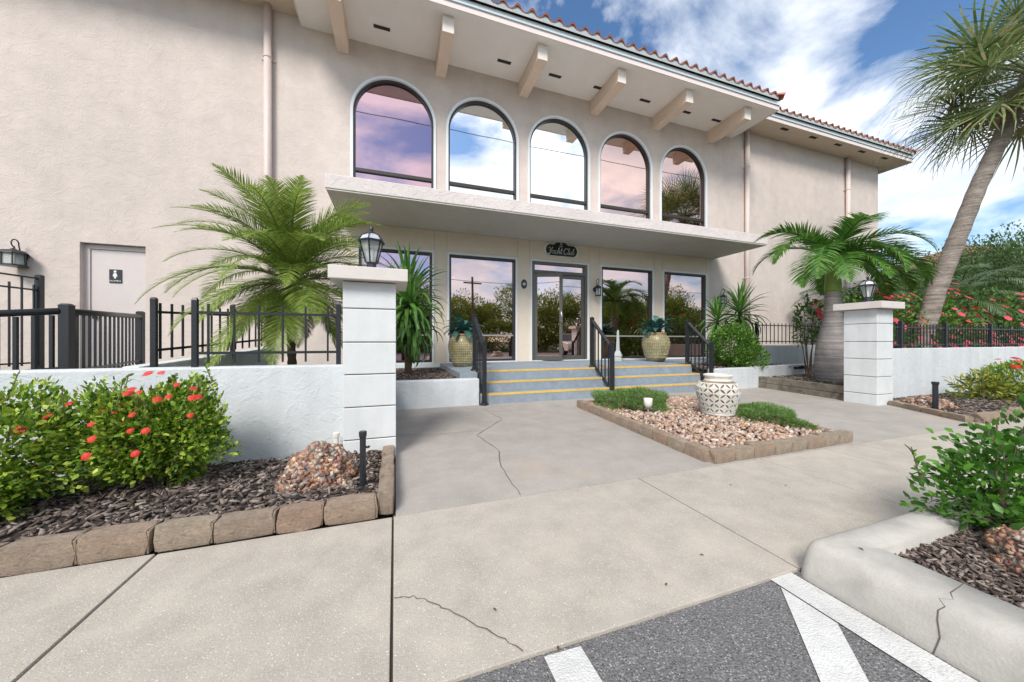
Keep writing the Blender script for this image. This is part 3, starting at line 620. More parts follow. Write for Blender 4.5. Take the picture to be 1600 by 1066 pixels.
def wall(label, pts, z0, z1, th, cat='wall', m=M_white):
    """low wall along two points, thickness th away to the left of the path"""
    (xa, ya, za), (xb, yb, zb) = pts; d = Vector((xb - xa, yb - ya, 0)).normalized(); nn = Vector((-d.y, d.x, 0)) * th
    A = [(xa, ya), (xb, yb), (xb + nn.x, yb + nn.y), (xa + nn.x, ya + nn.y)]; tz = [za, zb, zb, za]
    mb = MB().add([(*p, z0) for p in A] + [(*p, z) for p, z in zip(A, tz)], [(0, 3, 2, 1), (4, 5, 6, 7), (0, 1, 5, 4), (1, 2, 6, 5), (2, 3, 7, 6), (3, 0, 4, 7)])
    return tag(mb.build('garden_wall', m, bevel=.012), label, cat)
wall('white stucco wall with fence behind the red flower bushes', [(-14, 3.40, .79), (-.412, 3.40, .785)], -.05, 0, .2)
wall('white stucco wall running from the pillar before the bottle palm under the picket fence', [(7.482, 3.40, .87), (30, 3.40, .89)], -.05, 0, .2)
wall('low white planter wall beside the steps holding the tall yucca', [(-.1, 5.23, .41), (1.25, 5.23, .41)], -.05, 0, .18)
wall('low white planter wall beside the steps under the clipped round shrub', [(6.02, 5.12, .44), (7.46, 5.28, .43)], -.05, 0, .18)
wall('white planter wall running back behind the bottle palm', [(7.47, 5.30, .44), (12.5, 5.9, .44)], -.05, 0, .18)
wall('taller white courtyard wall beneath the short black fence', [(8.75, 6.2, .89), (14, 6.2, .88)], -.05, 0, .2)
wall('sloping white ramp wall behind the date palm', [(-2.26, 4.15, .76), (-1.66, 5.9, .91)], -.05, 0, .16)
box('ramp', M_walk, -3.6, -1.9, 4.3, 7.98, .1, .5); tag(bpy.data.objects['ramp'], kind='structure')
# fences
def fence(name, label, a, b, zbot, ztop, rails, pick, posts, post_top, picks_w=.016, rail_w=.026, post_w=.05, spear=False, cat='fence', alt=None, handrail=False, group=None, pz0=None):
    """a,b = (x,y); z values are (at a, at b); rails/pick heights interpolate along the run"""
    A = Vector((*a, 0)); B = Vector((*b, 0)); Ln = (B - A).length; t = thing(name, label, cat, (a[0], a[1], 0), group=group)
    lz = lambda z, u: z[0] + (z[1] - z[0]) * u
    P = lambda u, z: (A + (B - A) * u) + Vector((0, 0, z))
    for i, zr in enumerate(rails):
        if handrail and i == 0: MB().tube([P(0, zr[0]), P(1, zr[1])], [.032, .032], 10).build('top_rail', M_black, t, smooth=True)
        else: MB().bar(P(0, zr[0]), P(1, zr[1]), rail_w).build('rail', M_black, t)
    n = max(1, int(round(Ln / pick)))
    for k in range(n):
        u = (k + .5) / n; zt = lz(ztop, u) - (alt if alt and k % 2 == 0 else 0); m = MB(); p0 = P(u, lz(zbot, u)); p1 = P(u, zt)
        if spear: m.tube([p0, p1 - Vector((0, 0, .035)), p1], [picks_w * .7071, picks_w * .7071, .002], 4)
        else: m.bar(p0, p1, picks_w)
        m.build('picket', M_black, t)
    for u in posts:
        m = MB(); m.bar(P(u, (pz0 if pz0 is not None else lz(zbot, u) - .12)), P(u, lz(post_top, u)), post_w).build('post', M_black, t)
        MB().tube([P(u, lz(post_top, u)), P(u, lz(post_top, u) + .02)], [post_w * .8, post_w * .45], 4).build('post_cap', M_black, t)
    return t
fence('picket_fence', 'black picket fence on the wall behind the red flower bushes', (-1.55, 3.5), (-.49, 3.5), (.815, .815), (1.31, 1.31), [(1.235, 1.235), (.90, .90)], .19, [0, 1], (1.335, 1.335), .014, .022, .036, pz0=.78)
fence('picket_fence', 'black picket fence climbing the sloped ramp wall beside the date palm', (-2.19, 4.23), (-1.72, 5.87), (.82, .94), (1.37, 1.42), [(1.28, 1.35), (.91, 1.03)], .125, [0, .58, 1], (1.40, 1.46), .016, .024, .042)
fence('ramp_railing', 'black railing with round handrail leading back toward the side door', (-2.99, 4.51), (-3.72, 6.87), (.62, .66), (1.27, 1.36), [(1.285, 1.38), (.70, .70)], .155, [0, 1], (1.34, 1.44), .017, .022, .075, handrail=True, pz0=.2)
fence('ramp_railing', 'black railing with thick handrail and flat pickets beside the wall lantern', (-3.02, 4.49), (-5.4, 3.95), (.55, .40), (1.25, .99), [(1.285, 1.03), (.74, .52)], .105, [1], (1.34, 1.06), .026, .03, .06, handrail=True, pz0=.1)
fence('tall_fence', 'tall black spear-top fence below the lantern left of the side door', (-5.32, 7.55), (-5.75, 5.6), (.62, .62), (1.98, 1.98), [(1.985, 1.985), (1.80, 1.80), (.66, .66)], .145, [0, 1], (2.03, 2.03), .018, .024, .07, alt=.10, spear=False)
fence('picket_fence', 'long black picket fence before the flowering hedge on the white wall', (7.56, 3.5), (20, 3.5), (.885, .905), (1.30, 1.32), [(1.24, 1.26), (.93, .95)], .105, [.0, .072, .19, .33, .47, .62, .8], (1.34, 1.36), .014, .022, .05, pz0=.85)
fence('picket_fence', 'short black fence on the courtyard wall near the downspout', (8.80, 6.3), (11.9, 6.3), (.93, .93), (1.47, 1.46), [(1.41, 1.40), (.99, .98)], .145, [0, 1], (1.48, 1.47), .014, .022, .045, pz0=.88)

# ------------------------------------------------------------------ steps and railings
st = thing('entrance_steps', 'blue-grey painted entrance steps with yellow nosings', 'steps', (3.6, 5.3, 0))
SX0, SX1 = 1.27, 6.0; RY = [5.235, 5.45, 5.67]
for k, y in enumerate(RY):
    z = .165 * (k + 1); y1 = RY[k + 1] if k < 2 else 7.99
    box('step', M_step, SX0, SX1, y, y1 + (.02 if k < 2 else 0), .165 * k - (.05 if k == 0 else 0), z, st, bevel=.006) if k < 2 else box('platform', M_step, SX0, SX1, y, 7.945, .33, .495, st, bevel=.006)
    m = MB(); m.box(SX0 + .01, SX1 - .012, y - .0035, y + .006, z - .028, z + .0035); m.box(SX0 + .01, SX1 - .012, y + .006, y + .035, z + .0005, z + .0035); m.build('nosing_stripe', M_yel, st)
box('landing', M_step, .98, SX0 - .003, 5.42, 7.945, .30, .49, st, bevel=.006); box('landing', M_step, SX1 + .003, 9.1, 7.2, 7.945, .30, .47, st)
def railing(x, label, xu=None):
    xu = x if xu is None else xu
    t = thing('handrail', label, 'handrail', (x, 5.2, 0), group='handrails on the entrance steps')
    lo = Vector((x, 5.19, 0)); hi = Vector((xu, 5.78, .495))
    for p, ht in ((lo, .965), (hi, .945)):
        q = box('post', M_black, p.x - .032, p.x + .032, p.y - .032, p.y + .032, p.z, p.z + ht, t, bevel=.004)
        MB().lathe([(.075, 0), (.072, .018), (.05, .035), (.046, .06)], 4, p).build('base_plate', M_black, q)
        MB().lathe([(.052, ht), (.052, ht + .012), (.012, ht + .028)], 4, p).build('post_cap', M_black, q)
    a, b = lo + Vector((0, .03, .90)), hi + Vector((0, -.03, .885))
    MB().tube([a, b], [.036, .036], 8).build('top_rail', M_black, t)
    c, d = lo + Vector((0, .03, .13)), hi + Vector((0, -.03, .07)); MB().bar(c, d, .035).build('bottom_rail', M_black, t)
    for k in range(5):
        u = (k + .7) / 5.4; MB().bar(c.lerp(d, u), a.lerp(b, u), .018).build('baluster', M_black, t)
railing(1.32, 'black handrail beside the planter of the tall yucca', 1.30); railing(3.66, 'black handrail dividing the middle of the entrance steps', 3.62); railing(6.0, 'black handrail beside the clipped round shrub', 5.99)

# ------------------------------------------------------------------ pots, obelisk, urn
def pot(loc, label, flabel, s):
    t = thing('glazed_pot', label, 'pot', loc, group='glazed pots by the entrance'); B = dict(world=False)
    prof = [(.17, 0), (.20, .02), (.255, .16), (.295, .33), (.305, .43), (.285, .54), (.24, .61), (.215, .635)]
    MB().lathe([(r * s, z * s) for r, z in prof], 40).build('body', M_pot, t, True, **B)
    MB().lathe([(.222 * s, .628 * s), (.238 * s, .645 * s), (.232 * s, .67 * s), (.205 * s, .672 * s), (.195 * s, .60 * s)], 32, cap=False).build('rim', M_potrim, t, True, **B)
    MB().lathe([(.196 * s, .61 * s), (.0, .62 * s)], 20, cap=False).build('soil', M_soil, t, **B)
    bv, bf = ico(1); T = []; Rr = []
    for zi in np.arange(.09, .57, .034):          # raised studs in rows
        r = np.interp(zi, [z for _, z in prof], [q for q, _ in prof]); nn = 46
        for k in range(nn):
            a = 2 * math.pi * (k + .5 * 0) / nn; T.append((r * s * math.cos(a), r * s * math.sin(a), zi * s)); Rr.append((a, r))
    T = np.array(T); nr = T * [1, 1, 0]; Fm = frames(nr, np.zeros(len(T))); S = np.array([.0155, .0125, .011]) * s
    o = scatter('studs', bv, bf, T, Fm * S[None, None, :], M_stud); o.parent = t; tag(o, kind='stuff')
    f = thing('potted_fern', flabel, 'fern', (loc[0], loc[1], loc[2] + .62 * s), group='ferns in the glazed pots')
    fm = [frond_mesh('fern_frond', .62 * s, 20, .13 * s, .022, 68, dr, F_fern, seg=2) for dr in (1.5, 2.0, 2.5)]
    for k in range(44):
        o = link('frond', fm[k % 3], None, f, False); o.rotation_euler = (random.uniform(-.2, .2), random.uniform(-.55, .35), k * 2.4 + random.uniform(-.2, .2)); q = random.uniform(.6, 1.0); o.scale = (q, q, q)
def frond_mesh(name, Lr, pairs, leaf_len, leaf_w, elev, droop, m, seg=3, petiole=.1, vee=.35, hang=.25, tipf=.35, rw=.012, jitter=.08, fwd=.75):
    """feather frond growing along +X from the origin; elev start angle (deg), droop total turn (rad)"""
    n = 16; pts = []; p = Vector((0, 0, 0)); ang = R(elev)
    for k in range(n + 1):
        pts.append(p.copy()); u = k / n; a = ang - droop * u ** 1.15; p = p + Vector((math.cos(a), 0, math.sin(a))) * (Lr / n)
    mb = MB(); mb.tube(pts, [rw * (1 - .85 * k / n) for k in range(n + 1)], 4, cap=False)
    def at(u):
        f = u * n; i = min(int(f), n - 1); t = (pts[i + 1] - pts[i]).normalized(); return pts[i].lerp(pts[i + 1], f - i), t
    for k in range(pairs):
        u = petiole + (1 - petiole) * (k + .5) / pairs; pos, t = at(min(u, .999)); v = (u - petiole) / (1 - petiole)
        ll = leaf_len * (math.sin(math.pi * min(.95, .18 + .78 * v)) ** .7) * (1 if v < .8 else 1 - (1 - tipf) * (v - .8) / .2)
        up_ = Vector((0, 1, 0)).cross(t).normalized() * -1
        if up_.z < 0: up_ = -up_
        for s in (-1, 1):
            l = ll * random.uniform(1 - jitter, 1 + jitter); f_ = fwd * random.uniform(.85, 1.15) + v * .5
            d = (t * f_ + Vector((0, s, 0)) + up_ * (vee + random.uniform(-.15, .15))).normalized(); wv = d.cross(up_).normalized() * leaf_w
            q = pos.copy(); prev = None; dd = d.copy()
            for j in range(seg + 1):
                ww = wv * (.55 if j == 0 else (1 - (j / seg) ** 1.6) + .02)
                cur = (q - ww, q + ww)
                if prev: mb.quad(prev[0], prev[1], cur[1], cur[0])
                prev = cur; q = q + dd * (l / seg); dd = (dd + Vector((0, 0, -hang * random.uniform(.7, 1.3)))).normalized()
    me = mb.mesh(name); me.materials.append(m); return me
pot((1.30, 6.84, .492), 'glazed pot with fern beside the planter of the tall yucca', 'blue-green fern in the pot beside the tall yucca planter', .97)
pot((6.17, 6.93, .497), 'tall glazed pot with fern between doors and clipped round shrub', 'blue-green fern in the pot near the clipped round shrub', 1.06)
ob = thing('obelisk', 'small white obelisk ornament standing by the glass right of the doors', 'ornament', (5.36, 7.35, .495))
MB().lathe([(.15, 0), (.15, .06), (.12, .075), (.12, .12)], 4).build('plinth', M_obel, ob, world=False); MB().lathe([(.14, .118), (.12, .17), (.07, .25), (.055, .27)], 4).build('foot', M_obel, ob, world=False)
MB().lathe([(.06, .268), (.032, .74), (.004, .79)], 4).build('spire', M_obel, ob, world=False)
urn = thing('lattice_urn', 'whitewashed pierced lattice urn standing on the pebble bed', 'urn', (3.80, 3.20, .05)); B = dict(world=False)
up = [(.175, .02), (.20, .05), (.215, .10), (.245, .20), (.27, .31), (.268, .38), (.235, .43), (.175, .46)]
us = .90; uz = 1.13
up = [(a, b * uz) for a, b in up]
MB().lathe([(r * .93 * us, z * us) for r, z in up], 32).build('inner_shade', M_inside, urn, True, **B)  # added inner shell, coloured as the half-lit hollow behind the lattice
MB().lathe([(.165 * us, 0), (.178 * us, .012), (.178 * us, .04), (.20 * us, .05), (.206 * us, .07), (.20 * us, .082)], 36).build('foot_ring', M_urn, urn, True, **B)
MB().lathe([(r_ * us, z_ * us * uz) for r_, z_ in ((.19, .43), (.165, .465), (.155, .485), (.175, .505), (.18, .525), (.15, .53), (.135, .47))], 36, cap=False).build('neck', M_urn, urn, True, **B)
# lattice shell: overlapping circle pattern with petal-shaped openings
def urad(z): return float(np.interp(z, [b for _, b in up], [a for a, _ in up]))
mb = MB(); COLS, ROWS, SUB = 12, 3, 20; z0u, z1u = .09, .435 * uz
def petal(u, v):                              # true inside an opening; openings lie on the edges of a diamond grid
    a, b = (u + v) , (u - v); fa, fb = a % 1, b % 1
    for (p, q) in ((fa, fb), (fb, fa)):
        dp = min(p, 1 - p)
        if dp < .15 * max(0, math.sin(math.pi * q)) ** 1.1 - .015 and .13 < q < .87: return True
    return False
NU, NV = COLS * SUB, int(ROWS * SUB)
idx = {}
def uv(i, j):
    k = (i % NU, j)
    if k not in idx:
        z = z0u + (z1u - z0u) * j / NV; r = urad(z); a = 2 * math.pi * i / NU; idx[k] = len(mb.v); mb.v.append((r * us * math.cos(a), r * us * math.sin(a), z * us))
    return idx[k]
for i in range(NU):
    for j in range(NV):
        if not petal((i + .5) / SUB, (j + .5) / SUB): mb.f.append((uv(i, j), uv(i + 1, j), uv(i + 1, j + 1), uv(i, j + 1)))
lt = mb.build('lattice_body', M_urn, urn, **B); md = lt.modifiers.new('s', 'SOLIDIFY'); md.thickness = .012

# ------------------------------------------------------------------ edging stones
stone_me = []
for k in range(8):
    bm = bmesh.new(); bmesh.ops.create_cube(bm, size=1); bmesh.ops.subdivide_edges(bm, edges=bm.edges, cuts=1, use_grid_fill=True)
    for v in bm.verts: v.co += Vector([random.uniform(-.04, .04) for _ in range(3)]); v.co *= 1 - .045 * (sum(abs(c) > .4 for c in v.co) - 1)
    bmesh.ops.bevel(bm, geom=[e for e in bm.edges if e.calc_face_angle(0) > .6], offset=.045, segments=2, affect='EDGES'); me = bpy.data.meshes.new('stone'); bm.to_mesh(me); bm.free(); me.materials.append(M_stone[k % 4]); stone_me.append(me)
def edging(label, path, L0, wd, ht, z=-.01, group='stone bed edgings', breaks=None):
    t = thing('stone_edging', label, 'edging', (path[0][0], path[0][1], 0))
    for a, b in zip(path, path[1:]):
        A, B_ = Vector(a), Vector(b); Ln = (B_ - A).length; n = max(1, round(Ln / L0)); cuts = [0] + sorted((k + random.uniform(-.09, .09)) / n for k in range(1, n)) + [1]; d = (B_ - A).normalized()
        for u0, u1 in zip(cuts, cuts[1:]):
            c = A.lerp(B_, (u0 + u1) / 2); o = link('stone', random.choice(stone_me), None, t); h = ht * random.uniform(.94, 1.06)
            o.location = (c.x, c.y, z + h / 2); o.scale = ((u1 - u0) * Ln * 1.035, wd * random.uniform(.95, 1.05), h); o.rotation_euler = (random.uniform(-.03, .03), random.uniform(-.015, .015), math.atan2(d.y, d.x) + random.uniform(-.03, .03))
edging('row of rough stones edging the red flower bed along the sidewalk', [(-7.6, 2.132), (-.095, 2.128)], .252, .11, .125)
edging('short return of rough stones from the sidewalk up to the pillar by the date palm', [(-.05, 2.10), (-.05, 3.14)], .25, .095, .125)
edging('rough stones framing the pebble bed with the lattice urn', [(2.66, 4.6), (2.46, 2.14), (4.30, 2.16)], .235, .11, .115)
edging('half sunken stones along the far sides of the pebble bed', [(4.33, 2.2), (4.80, 4.45), (4.45, 4.72), (2.72, 4.68)], .28, .09, .075)
edging('stones edging the mulch bed before the pillar by the bottle palm', [(7.36, 3.15), (6.68, 2.16)], .29, .095, .085)
edging('rough stones along the sidewalk before the yellow-leaved shrub', [(6.76, 2.12), (13.5, 2.14)], .42, .12, .12)
# pebble bed
bed = [(2.53, 2.2), (4.28, 2.22), (4.74, 4.4), (4.4, 4.64), (2.72, 4.58)]
tag(MB().prism(bed, -.03, .035).build('pebble_base', M_soil), kind='structure')
P = sample_poly(bed, 5200); n = len(P); pv, pf = ico(1, 3, .12); mound = .055 + .03 * np.exp(-((P[:, 0] - 3.6) ** 2 + (P[:, 1] - 3.4) ** 2))
T = np.column_stack([P, mound + rng.uniform(-.02, .01, n)]); Fm = frames(rng.normal(0, 1, (n, 3)) + [0, 0, 1.5], rng.uniform(0, 6.28, n)); s = .021 * rng.uniform(.6, 1.45, n)
tag(scatter('pebbles', pv, pf, T, Fm * np.stack([s * 1.15, s * .85, s * .6], 1)[:, None, :], M_peb, smooth=True), 'rounded tan and rust pebbles filling the urn bed', 'pebbles', kind='stuff')
# timbers
tb = thing('timber_edging', 'two stacked weathered timbers holding the bottle palm planter', 'edging', (7.2, 4.4, 0))
for k, (z0, z1) in enumerate(((-.03, .105), (.11, .235))):
    m = MB(); a, b = Vector((7.13, 3.60)), Vector((7.44, 5.30)); d = (b - a).normalized(); nn = Vector((d.y, -d.x)) * .14
    off = nn * (.04 * k); P4 = [a + off, b + off, b + off + nn, a + off + nn]; m.prism([(p.x, p.y) for p in P4], z0, z1); m.build('timber', M_timber, tb, bevel=.012)
# rocks made of cemented shell
def rock(label, c, rad, n, seed, ps=.02):
    t = thing('shell_rock', label, 'rock', c); rg = np.random.default_rng(seed)
    v, f = ico(3); h = np.array([1 + .10 * math.sin(11 * p[0] + 9 * p[1] + seed) + .20 * math.sin(3 * p[0] + seed) * math.cos(2.4 * p[1]) + .08 * math.sin(7 * p[2] + 5 * p[0]) for p in v]); v = v * h[:, None] * rad
    v[:, 2] = np.maximum(v[:, 2], -.02)
    link('core', raw('core', v, f, True), mat('rock_core', (.16, .10, .075), .95, var=.4, vscale=20, bump=1, bscale=40), t, False)
    i = rg.integers(0, len(f), n); ff_ = np.array(f)[i]; wgt = rg.dirichlet((1, 1, 1), n); T = np.einsum('nk,nkj->nj', wgt, v[ff_]); T = T[T[:, 2] > -.01]; n = len(T)
    Fm = frames(rg.normal(0, 1, (n, 3)), rg.uniform(0, 6.28, n)); s = ps * rg.uniform(.5, 1.3, n); pv_, pf_ = np.array(cube_v) * [.9, .8, .7], cube_f
    o = scatter('shells', pv_, pf_, T, Fm * np.stack([s, s * .8, s * .55], 1)[:, None, :], M_shell); o.parent = t; tag(o, kind='stuff')
rock('mottled shell rock lying in mulch by the pillar with the red flower bushes', (-.48, 2.66, .05), (.25, .20, .19), 3600, 2, .02)
rock('mottled shell rock on the kerbed island mulch', (2.50, .56, .10), (.22, .17, .15), 4200, 5, .013)
rock('small reddish rock behind the dark stake light by the yellow-leaved shrub', (7.55, 2.85, .02), (.30, .24, .12), 1500, 9, .026)
# stakes and small lights
def stake(loc, label, h, r=.019):
    t = thing('stake_light', label, 'light', loc, group='dark stake lights in the mulch'); B = dict(world=False)
    MB().lathe([(r, 0), (r, h - .05), (r * 1.25, h - .03), (r * 1.32, h - .004), (r * 1.0, h)], 14).build('stem', M_lampblk, t, **B)
    MB().tube([(r * .8, 0, h * .70), (r * 1.9, 0, h * .70), (r * 2.1, 0, h * .72)], .008, 6).build('knob', M_lampblk, t, **B)
stake((-.198, 2.44, .05), 'dark stake light beside the mottled rock near the pillar', .36); stake((7.28, 2.66, .02), 'dark stake light by the small reddish rock', .40, .03)
def spot(loc, label, rz, kind=0):
    t = thing('spot_light', label, 'light', loc, rz, 'small spot lights in the pebble bed'); B = dict(world=False)
    MB().tube([(0, 0, 0), (0, 0, .12)], .008, 6).build('spike', M_grey, t, **B)
    if kind: MB().lathe([(.025, .09), (.05, .13), (.055, .21), (.05, .215)], 12).build('head', M_pvc, t, True, **B)
    else: MB().box(-.045, .045, -.03, .03, .11, .26).build('head', M_grey, t, bevel=.012, **B); MB().box(-.03, .03, -.033, -.028, .13, .2).build('lens', M_lampglass, t, **B)
spot((3.04, 3.55, .06), 'small pale spot light before the rounded juniper mound', R(20), 1); spot((4.40, 3.42, .06), 'small grey box light behind the lattice urn', R(-10))
pv_ = thing('pipe_stub', 'short white pipe stub by the wall behind the mottled rock', 'pipe', (-.48, 3.3, .04)); MB().tube([(0, 0, 0), (0, 0, .14)], .022, 10).build('pipe', M_pvc, pv_, world=False); MB().lathe([(.028, .13), (.028, .165), (.01, .172)], 10).build('cap', M_pvc, pv_, world=False)
# fallen leaves and litter on the paving
for k, (x, y) in enumerate([(2.55, 1.62), (.35, 1.22), (1.05, 1.12), (1.35, 1.22), (1.8, .86), (2.2, 1.75), (1.15, 5.05), (1.5, 5.08), (1.02, 4.98), (.5, 1.0)]):
    z = .152 if k == 4 else .006
    m = MB().add([(-.018, 0, 0), (0, -.008, .004), (.02, 0, .001), (0, .008, .005)], [(0, 1, 2), (0, 2, 3)])
    o = m.build('fallen_leaf', leaf('leaf_litter', [(.10, .06, .03), (.16, .11, .05)]) if k else F_box); o.location = (x, y, z); o.scale = (.62, .62, .62); o.rotation_euler = (0, 0, k * 1.9); tag(o, {0: 'tiny green leaf lying on the pale sidewalk', 4: 'tiny brown leaf lying on top of the kerb', 9: 'tiny brown leaf beside the first white parking line'}.get(k, 'tiny brown dry leaf lying on the steps walkway' if k in (6, 7, 8) else 'tiny brown dry leaf lying on the sidewalk slabs'), 'leaf', 'fallen leaves on the paving')

# ================================================================== plants
LEAF_V = [(0, 0, 0), (.36, -.30, .06), (.40, 0, 0), (.36, .30, .06), (.78, -.20, .02), (.80, 0, -.04), (.78, .20, .02), (1, 0, -.10)]
LEAF_F = [(0, 1, 2), (0, 2, 3), (1, 4, 5, 2), (2, 5, 6, 3), (4, 7, 5), (5, 7, 6)]
def leaves(name, pts, outward, ln_, wd, m, parent, up=.5, rnd=.6):
    n = len(pts); x = outward + rng.normal(0, rnd, (n, 3)) + [0, 0, up]; x /= np.linalg.norm(x, axis=1, keepdims=True)
    a = rng.normal(0, 1, (n, 3)) + np.array([0, 0, .9]); y = np.cross(a, x); y /= np.linalg.norm(y, axis=1, keepdims=True); z = np.cross(x, y)
    l = ln_ * rng.uniform(.6, 1.25, n); S = np.stack([l, l * wd, l], 1)
    return scatter(name, LEAF_V, LEAF_F, np.asarray(pts), np.stack([x, y, z], 2) * S[:, None, :], m, parent)
def blob_points(c, rad, n, lump=.2, shell=.55, seed=0, zmin=None):
    rg = np.random.default_rng(seed); d = rg.normal(0, 1, (n, 3)); d /= np.linalg.norm(d, axis=1, keepdims=True)
    ph = rg.uniform(0, 6.28, 6); k = 1 + lump * (np.sin(3.1 * d[:, 0] + ph[0]) * np.cos(2.7 * d[:, 1] + ph[1]) + .6 * np.sin(6.3 * d[:, 2] + ph[2] + 4 * d[:, 0]) + .5 * np.sin(9 * d[:, 1] + ph[3]) * np.sin(8 * d[:, 0] + ph[4]))
    r = k * (shell + (1 - shell) * rg.uniform(0, 1, n) ** .45); P_ = c + d * r[:, None] * rad
    if zmin is not None: q = P_[:, 2] > zmin; P_, d = P_[q], d[q]
    return P_, d
flower_cache = {}
def flower_mesh(kind, m):
    if kind in flower_cache: return flower_cache[kind]
    mb = MB()
    if kind == 'ixora':
        for k in range(34):
            a = k * 2.4; rr = .036 * math.sqrt(k / 34); c = Vector((rr * math.cos(a), rr * math.sin(a), .016 - rr * rr * 9)); nr = Vector((rr * math.cos(a) * 14, rr * math.sin(a) * 14, 1)).normalized(); u = nr.orthogonal().normalized(); v = nr.cross(u)
            for q in range(4):
                t = q * math.pi / 2 + k; e = u * math.cos(t) + v * math.sin(t); f = nr.cross(e); mb.quad(c, c + e * .007 + f * .004, c + e * .012, c + e * .007 - f * .004)
    else:
        for q in range(6):
            t = q * math.pi / 3; e = Vector((math.cos(t), math.sin(t), .35)); f = Vector((-math.sin(t), math.cos(t), 0)); mb.quad((0, 0, 0), e * .05 + f * .04, e * .085 + Vector((0, 0, -.01)), e * .05 - f * .04)
    me = mb.mesh(kind); me.materials.append(m); flower_cache[kind] = me; return me
def shrub(name, label, cat, c, blobs, nleaf, ln_, wd, m, seed, flowers=0, fkind=None, fm=None, group=None, shoots=0, fscale=1, lump=.22, base_z=None, big=0, fname='flower_cluster', ftop=.55):
    t = thing(name, label, cat, c, group=group); c = Vector(c); stems = MB(); allP = []; allD = []
    for i, (off, rad, frac) in enumerate(blobs):
        P_, d = blob_points(np.array(c + Vector(off)), np.array(rad), int(nleaf * frac), lump, .5, seed + i, (c.z + .01) if base_z is None else base_z); allP.append(P_); allD.append(d)
        for k in range(9):
            e = P_[rng.integers(0, len(P_))]; mid = (np.array(c) + e) / 2 + rng.normal(0, .02, 3); stems.tube([tuple(np.array(c) + rng.normal(0, .03, 3) * [1, 1, 0]), tuple(mid), tuple(e)], [.011, .007, .003], 5)
    P_ = np.vstack(allP); d = np.vstack(allD)
    if shoots:
        SP = []; SD = []
        for k in range(shoots):
            i = rng.integers(0, len(P_)); 
            while d[i, 2] < .35: i = rng.integers(0, len(P_))
            p = P_[i]; hgt = rng.uniform(.08, .2); q = p + np.array([rng.normal(0, .03), rng.normal(0, .03), hgt]); stems.tube([tuple(p), tuple(q)], [.004, .002], 4)
            for s in range(12): u = s / 12; SP.append(p + (q - p) * u); SD.append([math.cos(s * 2.4), math.sin(s * 2.4), .9])
        P_ = np.vstack([P_, SP]); d = np.vstack([d, SD])
    tag(stems.build('stems', M_wood, t), kind='stuff')
    if big:
        pick = np.argsort(P_[:, 0] * .4 + P_[:, 1] + rng.normal(0, .12, len(P_)))[:big]; rest = np.ones(len(P_), bool); rest[pick] = False
        lm = raw('leaf', np.array(LEAF_V) * [1, wd, 1], LEAF_F, True); lm.materials.append(m)
        x = d[pick] + rng.normal(0, .6, (big, 3)) + [0, 0, .5]; x /= np.linalg.norm(x, axis=1, keepdims=True); y = np.cross(rng.normal(0, 1, (big, 3)) + [0, 0, .9], x); y /= np.linalg.norm(y, axis=1, keepdims=True); z = np.cross(x, y)
        for k in range(big):
            o = link('leaf', lm, None, t, True); s = ln_ * rng.uniform(.7, 1.25)
            o.matrix_basis = Matrix(((x[k, 0] * s, y[k, 0] * s, z[k, 0] * s, P_[pick[k], 0]), (x[k, 1] * s, y[k, 1] * s, z[k, 1] * s, P_[pick[k], 1]), (x[k, 2] * s, y[k, 2] * s, z[k, 2] * s, P_[pick[k], 2]), (0, 0, 0, 1)))
        P_, d = P_[rest], d[rest]
    o = leaves('foliage', P_, d, ln_, wd, m, t); tag(o, kind='stuff')
    if flowers:
        fmsh = flower_mesh(fkind, fm); used = []; rgf = np.random.default_rng(seed + 77)
        FP, FD = [], []
        for i, (off, rad, frac) in enumerate(blobs):
            a_, b_ = blob_points(np.array(c + Vector(off)), np.array(rad) * 1.06, 600, lump, .999, seed + i, c.z + .05); FP.append(a_); FD.append(b_)
        FP = np.vstack(FP); FD = np.vstack(FD); sc_ = FD @ np.array([0, -.55, ftop]) + rgf.uniform(0, 1.0, len(FP))
        for i in np.argsort(-sc_):
            if len(used) >= flowers: break
            if any(np.linalg.norm(FP[i] - u) < (.085 * fscale + .03) for u in used): continue
            used.append(FP[i]); o = link(fname, fmsh, None, t); o.location = Vector(FP[i]) + Vector(FD[i]) * .022; s = fscale * rng.uniform(.65, 1.15); o.scale = (s, s, s)
            nd_ = Vector(FD[i]) + Vector((0, -.5, .7)); o.rotation_euler = nd_.to_track_quat('Z', 'Y').to_euler()
    return t
# left ixora hedge
shrub('ixora_bush', 'dense green bush with red flower heads nearest the mottled rock', 'bush', (-1.44, 2.86, .05), [((.02, 0, .34), (.31, .27, .29), .65), ((-.16, .03, .36), (.27, .25, .25), .35)], 13500, .034, .95, F_ix, 11, 30, 'ixora', P_red, 'red-flowered bushes along the wall', shoots=30, fscale=.56, lump=.34)
shrub('ixora_bush', 'broad green bush with red flower heads in the wall bed away from the rock', 'bush', (-2.16, 2.74, .05), [((0, .02, .30), (.36, .32, .30), .55), ((-.36, -.12, .2), (.36, .30, .26), .25), ((.06, -.22, .14), (.22, .2, .16), .2)], 15000, .034, .95, F_ix, 21, 36, 'ixora', P_red, 'red-flowered bushes along the wall', shoots=28, fscale=.56, lump=.34)
shrub('ixora_bush', 'green flowering bush further along the wall bed', 'bush', (-3.0, 2.85, .05), [((0, 0, .28), (.5, .35, .32), 1)], 3000, .045, .95, F_ix, 31, 10, 'ixora', P_red, 'red-flowered bushes along the wall', shoots=5)
# foreground right shrub on the island
shrub('leafy_shrub', 'glossy bright green shrub overhanging the kerbed island', 'shrub', (2.80, .80, .09), [((-.02, .0, .21), (.27, .22, .20), .5), ((.28, -.06, .27), (.36, .28, .28), .35), ((-.2, .03, .14), (.18, .16, .12), .15)], 2300, .042, .95, F_rt, 41, shoots=14, lump=.3, big=220)
